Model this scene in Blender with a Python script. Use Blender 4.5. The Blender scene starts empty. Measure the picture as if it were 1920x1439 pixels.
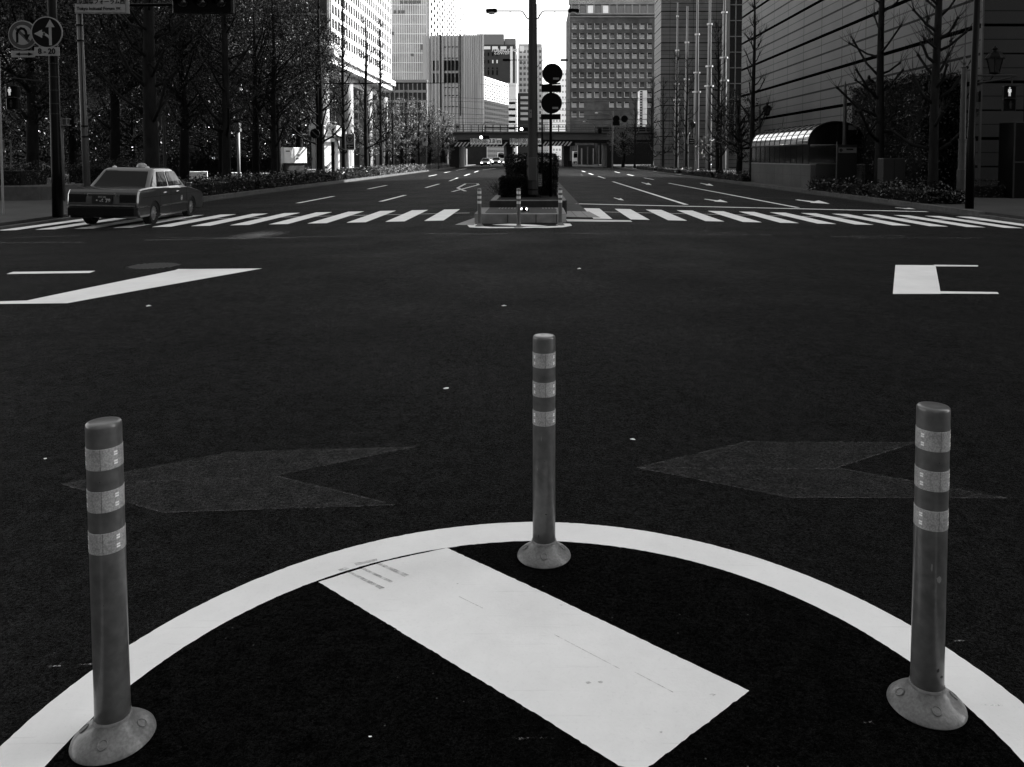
import bpy, math, random
from math import sin, cos, tan, radians, pi, sqrt
from mathutils import Vector, Matrix

# ------------------------------------------------------------------ camera, sky, sun, exposure
scn = bpy.context.scene
F, CX, HY, H, PITCH = 1500.0, 1005.0, 295.0, 1.43, radians(2.6)
PY0 = HY + F * tan(PITCH)
cam = bpy.data.cameras.new('camera'); camo = bpy.data.objects.new('camera', cam)
scn.collection.objects.link(camo); scn.camera = camo
camo.location = (0, 0, H); camo.rotation_euler = (radians(90) - PITCH, 0, 0)
cam.sensor_width = 36; cam.lens = F / 1920 * 36
cam.shift_x = (960 - CX) / 1920; cam.shift_y = (PY0 - 719.5) / 1920
cam.clip_start = 0.05; cam.clip_end = 5000

SUN_AZ, SUN_EL = 63, 35          # degrees clockwise from +Y, elevation
w = bpy.data.worlds.new('World'); scn.world = w; w.use_nodes = True
nt = w.node_tree; bg = nt.nodes['Background']
sky = nt.nodes.new('ShaderNodeTexSky'); sky.sky_type = 'NISHITA'; sky.sun_disc = False
sky.sun_elevation = radians(SUN_EL); sky.sun_rotation = radians(SUN_AZ)
bw = nt.nodes.new('ShaderNodeRGBToBW')
nt.links.new(sky.outputs[0], bw.inputs[0]); nt.links.new(bw.outputs[0], bg.inputs[0])
bg.inputs[1].default_value = 0.12
sd = Vector((sin(radians(SUN_AZ)) * cos(radians(SUN_EL)), cos(radians(SUN_AZ)) * cos(radians(SUN_EL)), sin(radians(SUN_EL))))
sl = bpy.data.lights.new('sun', 'SUN'); sl.energy = 4.0; sl.angle = radians(0.5); sl.color = (1, 1, 1)
so = bpy.data.objects.new('sun', sl); scn.collection.objects.link(so)
so.rotation_euler = sd.to_track_quat('Z', 'Y').to_euler()
vs = scn.view_settings
vs.view_transform = 'Standard'; vs.look = 'None'; vs.gamma = 1.0; vs.exposure = 2.1

# ------------------------------------------------------------------ projection helpers (photo pixel -> place)
def ray(px, py):
    u = (px - CX) / F; v = -(py - PY0) / F
    return Vector((u, cos(PITCH) + v * sin(PITCH), v * cos(PITCH) - sin(PITCH)))
def at(px, py, Y):
    d = ray(px, py); return Vector((d.x / d.y * Y, Y, H + d.z / d.y * Y))
def xa(px, Y): return (px - CX) / F * Y
def za(py, Y): return at(CX, py, Y).z
def crown(Y):
    t = min(1, max(0, (Y - 8) / 7.0)); t = t * t * (3 - 2 * t)
    return 0.010 + 0.0125 * t
def zs(x, y): return -crown(y) * min(abs(x), 13.3)
SW = -0.145                        # pavement level
def gr(px, py, z=None):
    d = ray(px, py); Y = 10.0
    for _ in range(60):
        x = d.x / d.y * Y
        zz = zs(x, Y) if z is None else z
        Y = 0.5 * Y + 0.5 * (H - zz) / (-d.z / d.y)
    return Vector((d.x / d.y * Y, Y, zs(d.x / d.y * Y, Y) if z is None else z))

# ------------------------------------------------------------------ materials (all grey: a black and white place)
MATS = {}
def mat(name, v, rough=0.6, spec=0.3, metal=0.0, var=0.0, scale=3.0, bump=0.0, bscale=None, coat=0.0, var2=0.0, scale2=0.4, emit=0.0, stretch=None):
    if name in MATS: return MATS[name]
    m = bpy.data.materials.new(name); m.use_nodes = True; n = m.node_tree; P = n.nodes['Principled BSDF']
    P.inputs['Base Color'].default_value = (v, v, v, 1); P.inputs['Roughness'].default_value = rough
    P.inputs['Specular IOR Level'].default_value = spec; P.inputs['Metallic'].default_value = metal
    P.inputs['Coat Weight'].default_value = coat
    if emit:
        P.inputs['Emission Color'].default_value = (1, 1, 1, 1); P.inputs['Emission Strength'].default_value = emit
    tc = n.nodes.new('ShaderNodeTexCoord'); src = tc.outputs['Object']
    if stretch:
        mp = n.nodes.new('ShaderNodeMapping'); mp.inputs['Scale'].default_value = stretch
        n.links.new(src, mp.inputs[0]); src = mp.outputs[0]
    def fac(sc, amt, det=6):
        t = n.nodes.new('ShaderNodeTexNoise'); t.inputs['Scale'].default_value = sc; t.inputs['Detail'].default_value = det
        n.links.new(src, t.inputs['Vector'])
        r = n.nodes.new('ShaderNodeMapRange'); r.inputs['From Min'].default_value = 0.3; r.inputs['From Max'].default_value = 0.7
        r.inputs['To Min'].default_value = 1 - amt; r.inputs['To Max'].default_value = 1 + amt
        n.links.new(t.outputs[0], r.inputs[0]); return r.outputs[0], t.outputs[0]
    out = None
    if var: out, _ = fac(scale, var)
    if var2:
        o2, _ = fac(scale2, var2)
        if out is None: out = o2
        else:
            mu = n.nodes.new('ShaderNodeMath'); mu.operation = 'MULTIPLY'; n.links.new(out, mu.inputs[0]); n.links.new(o2, mu.inputs[1]); out = mu.outputs[0]
    if out is not None:
        mu = n.nodes.new('ShaderNodeMath'); mu.operation = 'MULTIPLY'; mu.inputs[1].default_value = v
        n.links.new(out, mu.inputs[0]); n.links.new(mu.outputs[0], P.inputs['Base Color'])
    if bump:
        _, b = fac(bscale or scale * 4, 0.5)
        bn = n.nodes.new('ShaderNodeBump'); bn.inputs['Strength'].default_value = bump; bn.inputs['Distance'].default_value = 0.01
        n.links.new(b, bn.inputs['Height']); n.links.new(bn.outputs[0], P.inputs['Normal'])
    MATS[name] = m; return m
def math_node(n, op, a, b=None, c=None):
    m = n.nodes.new('ShaderNodeMath'); m.operation = op
    for i, v in enumerate((a, b, c)):
        if v is None: continue
        if isinstance(v, (int, float)): m.inputs[i].default_value = v
        else: n.links.new(v, m.inputs[i])
    return m.outputs[0]
def noise(n, src, sc, det=6, rough=0.6):
    t = n.nodes.new('ShaderNodeTexNoise'); t.inputs['Scale'].default_value = sc; t.inputs['Detail'].default_value = det; t.inputs['Roughness'].default_value = rough
    n.links.new(src, t.inputs['Vector']); return t.outputs[0]
def remap(n, x, a, b, c, d, clamp=True):
    r = n.nodes.new('ShaderNodeMapRange'); r.clamp = clamp
    for k, v in zip(('From Min', 'From Max', 'To Min', 'To Max'), (a, b, c, d)): r.inputs[k].default_value = v
    n.links.new(x, r.inputs[0]); return r.outputs[0]
def asphalt_mat(name, base, speck=1.0, spec=0.08, dust=0.028):
    m = bpy.data.materials.new(name); m.use_nodes = True; n = m.node_tree; P = n.nodes['Principled BSDF']
    tc = n.nodes.new('ShaderNodeTexCoord'); src = tc.outputs['Object']
    P.inputs['Sheen Roughness'].default_value = 0.35
    g = math_node(n, 'MULTIPLY', remap(n, noise(n, src, 78, 8, 0.8), 0.38, 0.64, 0.2, 2.0), remap(n, noise(n, src, 260, 3, 0.7), 0.4, 0.62, 0.35, 1.9))
    g = math_node(n, 'MULTIPLY', g, remap(n, noise(n, src, 13, 6, 0.75), 0.38, 0.62, 0.72, 1.3))
    n.links.new(math_node(n, 'MULTIPLY', g, spec), P.inputs['Specular IOR Level']); n.links.new(math_node(n, 'MULTIPLY', g, dust), P.inputs['Sheen Weight'])
    L = remap(n, noise(n, src, 0.35, 5), 0.3, 0.7, 0.88, 1.15)
    mp = n.nodes.new('ShaderNodeMapping'); mp.inputs['Scale'].default_value = (1.1, 0.07, 1); n.links.new(src, mp.inputs[0])
    S = remap(n, noise(n, mp.outputs[0], 1.0, 4), 0.3, 0.7, 0.8, 1.25)
    c = math_node(n, 'MULTIPLY', math_node(n, 'MULTIPLY', g, L), math_node(n, 'MULTIPLY', S, base))
    vo = n.nodes.new('ShaderNodeTexVoronoi'); vo.inputs['Scale'].default_value = 42; n.links.new(src, vo.inputs['Vector'])
    rgb = n.nodes.new('ShaderNodeSeparateColor'); n.links.new(vo.outputs['Color'], rgb.inputs[0])
    hit = math_node(n, 'MULTIPLY', math_node(n, 'LESS_THAN', vo.outputs['Distance'], 0.11), math_node(n, 'GREATER_THAN', rgb.outputs[0], 0.955))
    c = math_node(n, 'ADD', c, math_node(n, 'MULTIPLY', hit, 0.06 * speck))
    n.links.new(c, P.inputs['Base Color'])
    n.links.new(remap(n, noise(n, src, 0.6, 4), 0.3, 0.7, 0.62, 0.8), P.inputs['Roughness'])
    b = n.nodes.new('ShaderNodeBump'); b.inputs['Strength'].default_value = 1.0; b.inputs['Distance'].default_value = 0.008
    n.links.new(noise(n, src, 110, 6, 0.75), b.inputs['Height']); n.links.new(b.outputs[0], P.inputs['Normal'])
    MATS[name] = m; return m
def paint_mat(name, base=0.78, wear=0.45):
    m = bpy.data.materials.new(name); m.use_nodes = True; n = m.node_tree; P = n.nodes['Principled BSDF']
    src = n.nodes.new('ShaderNodeTexCoord').outputs['Object']
    a = math_node(n, 'MULTIPLY', remap(n, noise(n, src, 1.7, 8, 0.7), 0.3, 0.7, 0.86, 1.04), remap(n, noise(n, src, 95, 6, 0.8), 0.55, 0.75, 1.0, 0.86))
    wv = n.nodes.new('ShaderNodeMapping'); wv.inputs['Rotation'].default_value = (0, 0, 0.6); wv.inputs['Scale'].default_value = (3, 60, 1); n.links.new(src, wv.inputs[0])
    a = math_node(n, 'MULTIPLY', a, remap(n, noise(n, wv.outputs[0], 1.0, 4, 0.6), 0.62, 0.75, 1.0, 0.88))
    b = remap(n, noise(n, src, 26, 8, 0.8), 0.66, 0.78, 1.0, 1 - wear)
    n.links.new(math_node(n, 'MULTIPLY', math_node(n, 'MULTIPLY', a, b), base), P.inputs['Base Color'])
    P.inputs['Roughness'].default_value = 0.7; P.inputs['Specular IOR Level'].default_value = 0.2
    bn = n.nodes.new('ShaderNodeBump'); bn.inputs['Strength'].default_value = 0.25; bn.inputs['Distance'].default_value = 0.003
    n.links.new(noise(n, src, 90, 5), bn.inputs['Height']); n.links.new(bn.outputs[0], P.inputs['Normal'])
    MATS[name] = m; return m
def streak_mat(name, val, scale, lo, hi, stretch):
    """thin scuffed layer: patchy, alpha broken by noise"""
    m = bpy.data.materials.new(name); m.use_nodes = True; n = m.node_tree; P = n.nodes['Principled BSDF']
    src = n.nodes.new('ShaderNodeTexCoord').outputs['Object']
    mp = n.nodes.new('ShaderNodeMapping'); mp.inputs['Scale'].default_value = stretch; n.links.new(src, mp.inputs[0])
    P.inputs['Base Color'].default_value = (val, val, val, 1); P.inputs['Roughness'].default_value = 0.8; P.inputs['Specular IOR Level'].default_value = 0.1
    n.links.new(remap(n, noise(n, mp.outputs[0], scale, 8, 0.8), lo, hi, 0, 1), P.inputs['Alpha'])
    MATS[name] = m; return m
def panel_mat(name, v, pz, px_, axis, strong=0.045, x0=0.0, z0=0.0):
    """granite cladding: strong joint every 4 courses, medium every 2, thin each course, fine vertical seams"""
    m = bpy.data.materials.new(name); m.use_nodes = True; n = m.node_tree; P = n.nodes['Principled BSDF']
    tc = n.nodes.new('ShaderNodeTexCoord'); sp = n.nodes.new('ShaderNodeSeparateXYZ'); n.links.new(tc.outputs['Object'], sp.inputs[0])
    def line(co, off, per, wd):
        t = math_node(n, 'PINGPONG', math_node(n, 'SUBTRACT', co, off), per / 2)
        return math_node(n, 'LESS_THAN', t, wd / 2)
    z = sp.outputs[2]; h = sp.outputs[axis]
    a = line(z, z0, pz, strong); b = math_node(n, 'MULTIPLY', line(z, z0 + pz / 2, pz, strong * .6), 0.9)
    c = math_node(n, 'MULTIPLY', line(z, z0 + pz / 4, pz / 2, strong * .35), 0.6); d = math_node(n, 'MULTIPLY', line(h, x0, px_, strong * .4), 0.7)
    j = math_node(n, 'MAXIMUM', math_node(n, 'MAXIMUM', a, b), math_node(n, 'MAXIMUM', c, d))
    g = remap(n, noise(n, tc.outputs['Object'], 14, 8, 0.8), 0.3, 0.7, 0.75, 1.25)
    L = remap(n, noise(n, tc.outputs['Object'], 0.25, 5), 0.3, 0.7, 0.72, 1.22)
    col = math_node(n, 'MULTIPLY', math_node(n, 'MULTIPLY', g, L), math_node(n, 'MULTIPLY', math_node(n, 'SUBTRACT', 1.03, j), v))
    n.links.new(col, P.inputs['Base Color']); P.inputs['Roughness'].default_value = 0.5
    n.links.new(math_node(n, 'MULTIPLY', math_node(n, 'SUBTRACT', 1.0, j), 0.25), P.inputs['Specular IOR Level'])
    MATS[name] = m; return m

ASPH = asphalt_mat('asphalt', 0.0010, 1.0, 0.022)
PATCH = asphalt_mat('ground_off_paint', 0.0072, 1.5, 0.05)
PAINT = paint_mat('road_paint'); PAINTW = paint_mat('worn_road_paint', 0.55, 0.8)
SCUFF = streak_mat('tyre_scuff', 0.16, 40, 0.38, 0.80, (1, 1, 1))
FADE = streak_mat('faded_paint', 0.45, 18, 0.52, 0.7, (1, 1, 1))
SKID = streak_mat('polished_skid', 0.22, 6, 0.40, 0.70, (0.3, 6, 1))
PAVE = mat('paving', 0.036, 0.75, 0.2, var=0.2, scale=8, var2=0.25, scale2=0.5)
CONC = mat('concrete', 0.17, 0.8, 0.2, var=0.22, scale=5, var2=0.3, scale2=0.8, bump=0.3, bscale=40)
CONCD = mat('dark_concrete', 0.03, 0.8, 0.2, var=0.3, scale=6, var2=0.3, scale2=1)
KERBM = mat('kerb_stone', 0.075, 0.8, 0.2, var=0.25, scale=6, var2=0.2, scale2=0.6)
SOIL = mat('soil', 0.012, 0.9, 0.1, var=0.5, scale=20)
BARK = mat('bark', 0.0085, 0.9, 0.1, var=0.5, scale=9, bump=0.6, bscale=25, stretch=(1, 1, 0.25))
TWIG = mat('twig', 0.008, 0.9, 0.1)
LEAF = mat('glossy_leaf', 0.012, 0.36, 0.12, var=0.6, scale=1.5)
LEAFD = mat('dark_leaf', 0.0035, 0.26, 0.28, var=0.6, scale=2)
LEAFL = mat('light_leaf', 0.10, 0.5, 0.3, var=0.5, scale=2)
BLACK = mat('black_metal', 0.0018, 0.4, 0.05)
POLEG = mat('grey_pole', 0.05, 0.5, 0.4, var=0.25, scale=3, stretch=(1, 1, 0.2))
POLED = mat('dark_pole', 0.016, 0.55, 0.15, var=0.25, scale=3, stretch=(1, 1, 0.2))
WHITE = mat('white_paint', 0.75, 0.6, 0.3, var=0.05, scale=2)
SIGNW = mat('sign_white', 0.20, 0.5, 0.3, var=0.06, scale=6)
SIGNG = mat('sign_grey', 0.06, 0.5, 0.3)
SIGNL = mat('sign_panel_light', 0.5, 0.6, 0.3, var=0.1, scale=3)
INK = mat('ink', 0.004, 0.6, 0.08)
LIT = mat('lit_lens', 0.9, 0.4, 0.3, emit=3.0)
LITM = mat('lit_symbol', 0.9, 0.4, 0.3, emit=0.06)
STEEL = mat('stainless_steel', 0.13, 0.35, 0.5, metal=0.9, var=0.2, scale=2, stretch=(1, 1, 0.1))
CHROME = mat('chrome', 0.55, 0.18, 0.5, metal=1.0)

# ------------------------------------------------------------------ mesh builder
class MB:
    def __init__(s): s.v = []; s.f = []; s.m = []; s.mi = 0
    def add(s, vs_, fs):
        b = len(s.v); s.v += [tuple(p) for p in vs_]
        for f in fs: s.f.append(tuple(b + i for i in f)); s.m.append(s.mi)
        return s
    def obox(s, c, u, n_, size):
        u = Vector(u).normalized(); n_ = Vector(n_).normalized(); t = Vector((0, 0, 1)); c = Vector(c)
        a, b, h = (k / 2 for k in size); P = []
        for k in (-h, h):
            for i, j in ((-a, -b), (a, -b), (a, b), (-a, b)): P.append(c + u * i + n_ * j + t * k)
        return s.add(P, [(3, 2, 1, 0), (4, 5, 6, 7), (0, 1, 5, 4), (1, 2, 6, 5), (2, 3, 7, 6), (3, 0, 4, 7)])
    def box(s, x0, x1, y0, y1, z0, z1):
        return s.obox(((x0 + x1) / 2, (y0 + y1) / 2, (z0 + z1) / 2), (1, 0, 0), (0, 1, 0), (x1 - x0, y1 - y0, z1 - z0))
    def bbox(s, x0, x1, y0, y1, z0, z1, r=0.02):
        """box with chamfered vertical and top edges"""
        def ring(i, z): return [(x0 + i + r, y0 + i, z), (x1 - i - r, y0 + i, z), (x1 - i, y0 + i + r, z), (x1 - i, y1 - i - r, z), (x1 - i - r, y1 - i, z), (x0 + i + r, y1 - i, z), (x0 + i, y1 - i - r, z), (x0 + i, y0 + i + r, z)]
        P = ring(0, z0) + ring(0, z1 - r) + ring(r * .7, z1)
        fs = [tuple(range(7, -1, -1)), tuple(range(16, 24))]
        for k in (0, 8):
            for i in range(8): j = (i + 1) % 8; fs.append((k + i, k + j, k + 8 + j, k + 8 + i))
        return s.add(P, fs)
    def tube(s, pts, rads, n=8, cap=True):
        pts = [Vector(p) for p in pts]
        if not isinstance(rads, (list, tuple)): rads = [rads] * len(pts)
        P = []; fs = []; prev = None
        for i, p in enumerate(pts):
            d = (pts[min(i + 1, len(pts) - 1)] - pts[max(i - 1, 0)])
            if d.length < 1e-9: d = Vector((0, 0, 1))
            d.normalize()
            if prev is None:
                a = Vector((1, 0, 0)) if abs(d.x) < 0.9 else Vector((0, 1, 0))
            else: a = prev
            a = (a - d * a.dot(d)).normalized(); b = d.cross(a); prev = a
            for k in range(n):
                t = 2 * pi * k / n; P.append(p + (a * cos(t) + b * sin(t)) * rads[i])
        for i in range(len(pts) - 1):
            for k in range(n):
                j = (k + 1) % n; fs.append((i * n + k, i * n + j, (i + 1) * n + j, (i + 1) * n + k))
        if cap: fs.append(tuple(range(n - 1, -1, -1))); fs.append(tuple((len(pts) - 1) * n + k for k in range(n)))
        return s.add(P, fs)
    def lathe(s, prof, n=32, c=(0, 0, 0), axis='z'):
        P = []; fs = []
        for r, z in prof:
            for k in range(n):
                t = 2 * pi * k / n
                q = (r * cos(t), r * sin(t), z) if axis == 'z' else ((z, r * cos(t), r * sin(t)) if axis == 'x' else (r * cos(t), z, r * sin(t)))
                P.append((c[0] + q[0], c[1] + q[1], c[2] + q[2]))
        for i in range(len(prof) - 1):
            for k in range(n):
                j = (k + 1) % n; fs.append((i * n + k, i * n + j, (i + 1) * n + j, (i + 1) * n + k))
        return s.add(P, fs)
    def prism(s, poly, y0, y1):
        """polygon in xz extruded along y"""
        n = len(poly); P = [(x, y0, z) for x, z in poly] + [(x, y1, z) for x, z in poly]
        fs = [tuple(range(n)), tuple(range(2 * n - 1, n - 1, -1))] + [(i, i + n, (i + 1) % n + n, (i + 1) % n) for i in range(n)]
        return s.add(P, fs)
    def slab(s, poly, z0, z1):
        n = len(poly); P = [(x, y, z0) for x, y in poly] + [(x, y, z1) for x, y in poly]
        fs = [tuple(range(n - 1, -1, -1)), tuple(range(n, 2 * n))] + [(i, (i + 1) % n, (i + 1) % n + n, i + n) for i in range(n)]
        return s.add(P, fs)
    def leaf(s, c, size, rnd):
        a = Vector((rnd.gauss(0, 1), rnd.gauss(0, 1), rnd.gauss(0, 1))).normalized()
        b = a.orthogonal().normalized(); b = (b * cos(rnd.random() * 6.28) + a.cross(b) * sin(rnd.random() * 6.28)).normalized()
        l = size * rnd.uniform(.6, 1.2); wd = l * .38
        d = a.cross(b)
        return s.add([c - b * l * .5, c + d * wd * .5, c + b * l * .5, c - d * wd * .5], [(0, 1, 2, 3)])
    def build(s, name, mats, parent=None, smooth=False, angle=None):
        me = bpy.data.meshes.new(name)
        off = Vector((0, 0, 0)); p = parent
        while p is not None: off += p.location; p = p.parent
        me.from_pydata([(a - off.x, b - off.y, c - off.z) for a, b, c in s.v], [], s.f)
        if not isinstance(mats, (list, tuple)): mats = [mats]
        for m in mats: me.materials.append(m)
        me.polygons.foreach_set('material_index', s.m)
        if smooth: me.polygons.foreach_set('use_smooth', [True] * len(s.f))
        me.update()
        if angle: me.set_sharp_from_angle(angle=radians(angle))
        o = bpy.data.objects.new(name, me); scn.collection.objects.link(o); o.parent = parent
        return o
def tag(o, label, cat, group=None):
    o['label'] = label; o['category'] = cat
    if group: o['group'] = group
    return o
def thing(name, label, cat, loc=(0, 0, 0), group=None):
    o = bpy.data.objects.new(name, None); scn.collection.objects.link(o); o.location = loc
    o.empty_display_size = 0.2
    return tag(o, label, cat, group)
def struct(o, kind='structure'): o['kind'] = kind; return o
def kids(o): return [c for c in bpy.data.objects if c.parent is o]
def copy_tree(o, parent=None):
    c = o.copy(); scn.collection.objects.link(c); c.parent = parent
    for ch in kids(o): copy_tree(ch, c)
    return c
def dup(root, loc, rz=0.0, label=None, group=None, scale=1.0):
    r = copy_tree(root); r.location = loc; r.rotation_euler = (0, 0, rz); r.scale = (scale,) * 3
    if label: r['label'] = label
    if group: r['group'] = group
    return r
def text(s, size, m, parent, loc, rot=(pi / 2, 0, 0), name='lettering', bold=0.0, sx=1.0, shear=0.0):
    cu = bpy.data.curves.new('t', 'FONT'); cu.body = s; cu.size = size; cu.align_x = 'CENTER'; cu.align_y = 'CENTER'
    cu.extrude = 0.002; cu.offset = bold; cu.shear = shear
    t = bpy.data.objects.new('t', cu); scn.collection.objects.link(t)
    bpy.context.view_layer.update()
    me = bpy.data.meshes.new_from_object(t.evaluated_get(bpy.context.evaluated_depsgraph_get()))
    bpy.data.objects.remove(t); bpy.data.curves.remove(cu)
    me.materials.clear(); me.materials.append(m)
    for v in me.vertices: v.co.x *= sx
    o = bpy.data.objects.new(name, me); scn.collection.objects.link(o)
    off = Vector((0, 0, 0)); p = parent
    while p is not None: off += p.location; p = p.parent
    R = Matrix.Translation(Vector(loc) - off) @ Matrix.Rotation(rot[2], 4, 'Z') @ Matrix.Rotation(rot[0], 4, 'X')
    me.transform(R); o.parent = parent
    return o

# ------------------------------------------------------------------ the ground, road, pavements
g = MB(); g.add([(-2500, -500, -0.75), (2500, -500, -0.75), (2500, 4000, -0.75), (-2500, 4000, -0.75)], [(0, 1, 2, 3)])
struct(g.build('ground', PAVE))
xsn = [-240, -80, -40, -20] + [-13.3 + i * 0.7 for i in range(39)] + [20, 40, 80, 240]
xsn = sorted(set([round(x, 3) for x in xsn] + [0.0]))
ysn = [-40, -20, -8, -3] + [i * .5 for i in range(0, 45)] + [25, 30, 40, 60, 90, 130, 200, 320, 590]
r = MB(); r.v = [(x, y, zs(x, y)) for y in ysn for x in xsn]
nx = len(xsn)
for j in range(len(ysn) - 1):
    for i in range(nx - 1):
        r.f.append((j * nx + i, j * nx + i + 1, (j + 1) * nx + i + 1, (j + 1) * nx + i)); r.m.append(0)
struct(r.build('road', ASPH, smooth=True))

def kx(side, y):     # kerb line
    if side < 0: return -12.65 - 0.45 * min(1, max(0, (y - 19) / 10))
    return 12.75 + 0.25 * min(1, max(0, (y - 22) / 10))
for side in (-1, 1):
    ys = [14.6, 16, 18, 20, 22, 24, 26, 28, 30, 34, 60, 120, 560]
    inner = [(side * 400, 14.3)] + [(side * 17.5, 14.3), (side * 15.2, 14.5), (kx(side, 16) + side * 1.0, 15.0), (kx(side, 16) + side * .25, 15.6)] + [(kx(side, y) + side * .18, y) for y in ys[2:]]
    inner.append((side * 400, 560))
    kerb_in = inner[1:-1]
    if side > 0: inner.reverse()
    p = MB(); p.slab(inner, -0.6, SW); struct(p.build('pavement', PAVE))
    k = MB()
    # separate kerb stones with slim joints: lowered along the crossing
    L = []
    for i in range(len(kerb_in) - 1):
        a = Vector(kerb_in[i]); b = Vector(kerb_in[i + 1]); d = (b - a).length
        n = max(1, int(d / 1.0)) if a.y < 130 else 1
        for q in range(n): L.append((a.lerp(b, q / n), a.lerp(b, (q + 1) / n)))
    for a, b in L:
        d = (b - a); n2 = Vector((-d.y, d.x)).normalized()
        if n2.x * side > 0: n2 = -n2
        m_ = (a + b) / 2; low = m_.y < 23.3
        top = SW - 0.08 if low else SW + 0.006
        top = max(top, zs(m_.x, m_.y) + 0.03)
        c = m_ + n2 * 0.09
        k.obox((c.x, c.y, (top - .6) / 2), (d.x, d.y, 0), (n2.x, n2.y, 0), (d.length - 0.012, 0.178, top + .6))
    struct(k.build('kerb', KERBM))
    # gutter strip
    gt = MB()
    yy = [20 + i * 2 for i in range(55)]
    for a, b in zip(yy, yy[1:]):
        q = [(kx(side, a) - side * .02, a), (kx(side, a) - side * .45, a), (kx(side, b) - side * .45, b), (kx(side, b) - side * .02, b)]
        if side < 0: q.reverse()
        gt.add([(x, y, zs(x, y) + .004) for x, y in q][::-1], [(0, 1, 2, 3)])
    struct(gt.build('gutter', mat('gutter_concrete', 0.028, 0.8, 0.1, var=.3, scale=3)))

# ------------------------------------------------------------------ road markings, lying on the cambered road
def lay(poly, mt, name='road_marking', dz=0.006, step=0.6, jag=0.0, seed=1):
    """flat ground polygon (xy) cut finely and dropped on the road surface"""
    import bmesh
    rnd = random.Random(seed); pts = []
    n = len(poly)
    for i in range(n):
        a = Vector(poly[i]).to_2d(); b = Vector(poly[(i + 1) % n]).to_2d()
        st = 0.012 if jag else step
        k = max(1, int((b - a).length / st)); d = (b - a); nn = Vector((-d.y, d.x)); nn = nn.normalized() if nn.length else nn
        for q in range(k):
            p = a.lerp(b, q / k)
            if jag: p = p + nn * rnd.gauss(0, jag)
            pts.append(p)
    bm = bmesh.new()
    vs_ = [bm.verts.new((p.x, p.y, 0)) for p in pts]
    f = bm.faces.new(vs_)
    if f.normal.z < 0: pass
    xs_ = [p.x for p in pts]; ys_ = [p.y for p in pts]
    def cut(lo, hi, ax):
        st = step if hi - lo < 30 else 3
        v = math.ceil(lo / st) * st
        while v < hi:
            geom = bm.verts[:] + bm.edges[:] + bm.faces[:]
            co = (v, 0, 0) if ax == 0 else (0, v, 0); no = (1, 0, 0) if ax == 0 else (0, 1, 0)
            bmesh.ops.bisect_plane(bm, geom=geom, plane_co=co, plane_no=no); v += st
    cut(min(xs_), max(xs_), 0); cut(min(ys_), max(ys_), 1)
    for v in bm.verts: v.co.z = zs(v.co.x, v.co.y) + dz
    bm.normal_update()
    bmesh.ops.recalc_face_normals(bm, faces=bm.faces)
    for f in bm.faces:
        if f.normal.z < 0: f.normal_flip()
    me = bpy.data.meshes.new(name); bm.to_mesh(me); bm.free(); me.materials.append(mt)
    o = bpy.data.objects.new(name, me); scn.collection.objects.link(o); return struct(o)
def lpx(pix, mt, **k): return lay([gr(*p).xy for p in pix], mt, **k)
def line(a, b, wd, mt, **k):
    a = Vector(a).to_2d(); b = Vector(b).to_2d(); d = (b - a).normalized(); n = Vector((-d.y, d.x)) * wd / 2
    return lay([a - n, b - n, b + n, a + n], mt, **k)

rnd0 = random.Random(9)
fresh = asphalt_mat('fresh_asphalt', 0.0007, 1.2, 0.012, 0.008)
lay([(1.20, 0.2)] + [(1.20 * cos(t), 1.755 + 1.20 * sin(t)) for t in [pi * i / 60 for i in range(61)]] + [(-1.20, 0.2)], fresh, name='island_asphalt', dz=.0004, step=.7)
# near island nose: white arc and broad diagonal bar
C0 = Vector((0.0, 1.755)); RO, RI = 1.32, 1.165
arc = [C0 + Vector((cos(t), sin(t))) * RO for t in [pi * i / 90 for i in range(91)]]
arc = [Vector((RO, 0.2))] + arc + [Vector((-RO, 0.2)), Vector((-RI, 0.2))]
arc += [C0 + Vector((cos(t), sin(t))) * RI for t in [pi - pi * i / 90 for i in range(91)]] + [Vector((RI, 0.2))]
lay(arc, PAINT, name='island_outline', dz=0.0016, step=.7, jag=0.0007, seed=4)
lpx([(597, 1092), (715, 1055), (838, 1028), (1405, 1296), (1205, 1448), (1160, 1436)], PAINT, name='island_stripe', dz=0.0009, jag=0.0008, seed=7)
for pts in ([(706, 1059), (714, 1057), (768, 1080), (758, 1083)], [(650, 1074), (657, 1073), (722, 1104), (712, 1106)], [(676, 1068), (684, 1067), (738, 1092), (732, 1094)],
            [(633, 1070), (650, 1064), (655, 1068), (640, 1073)], [(664, 1058), (706, 1049), (708, 1053), (668, 1062)]):
    lpx(pts, SCUFF, name='tyre_scuff', dz=0.0026, step=.5)
for a, b in (((1040, 1192), (1162, 1256)), ((1190, 1262), (1262, 1300)), ((860, 1120), (905, 1142))): line(gr(*a), gr(*b), .0025, MATS['tyre_scuff'], name='paint_scratch', dz=.0026)
for px_, py_, q in ((1103, 1282, .010), (1126, 1281, .008), (1336, 1305, .009), (1052, 1136, .006), (858, 1096, .004), (980, 1330, .004), (1240, 1375, .005)):
    c_ = gr(px_, py_); lay([(c_.x + q * rnd0.uniform(.5, 1.2) * cos(t), c_.y + q * .7 * rnd0.uniform(.5, 1.2) * sin(t)) for t in [.7 * i for i in range(9)]], MATS['tyre_scuff'], name='paint_stain', dz=.0026)
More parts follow.
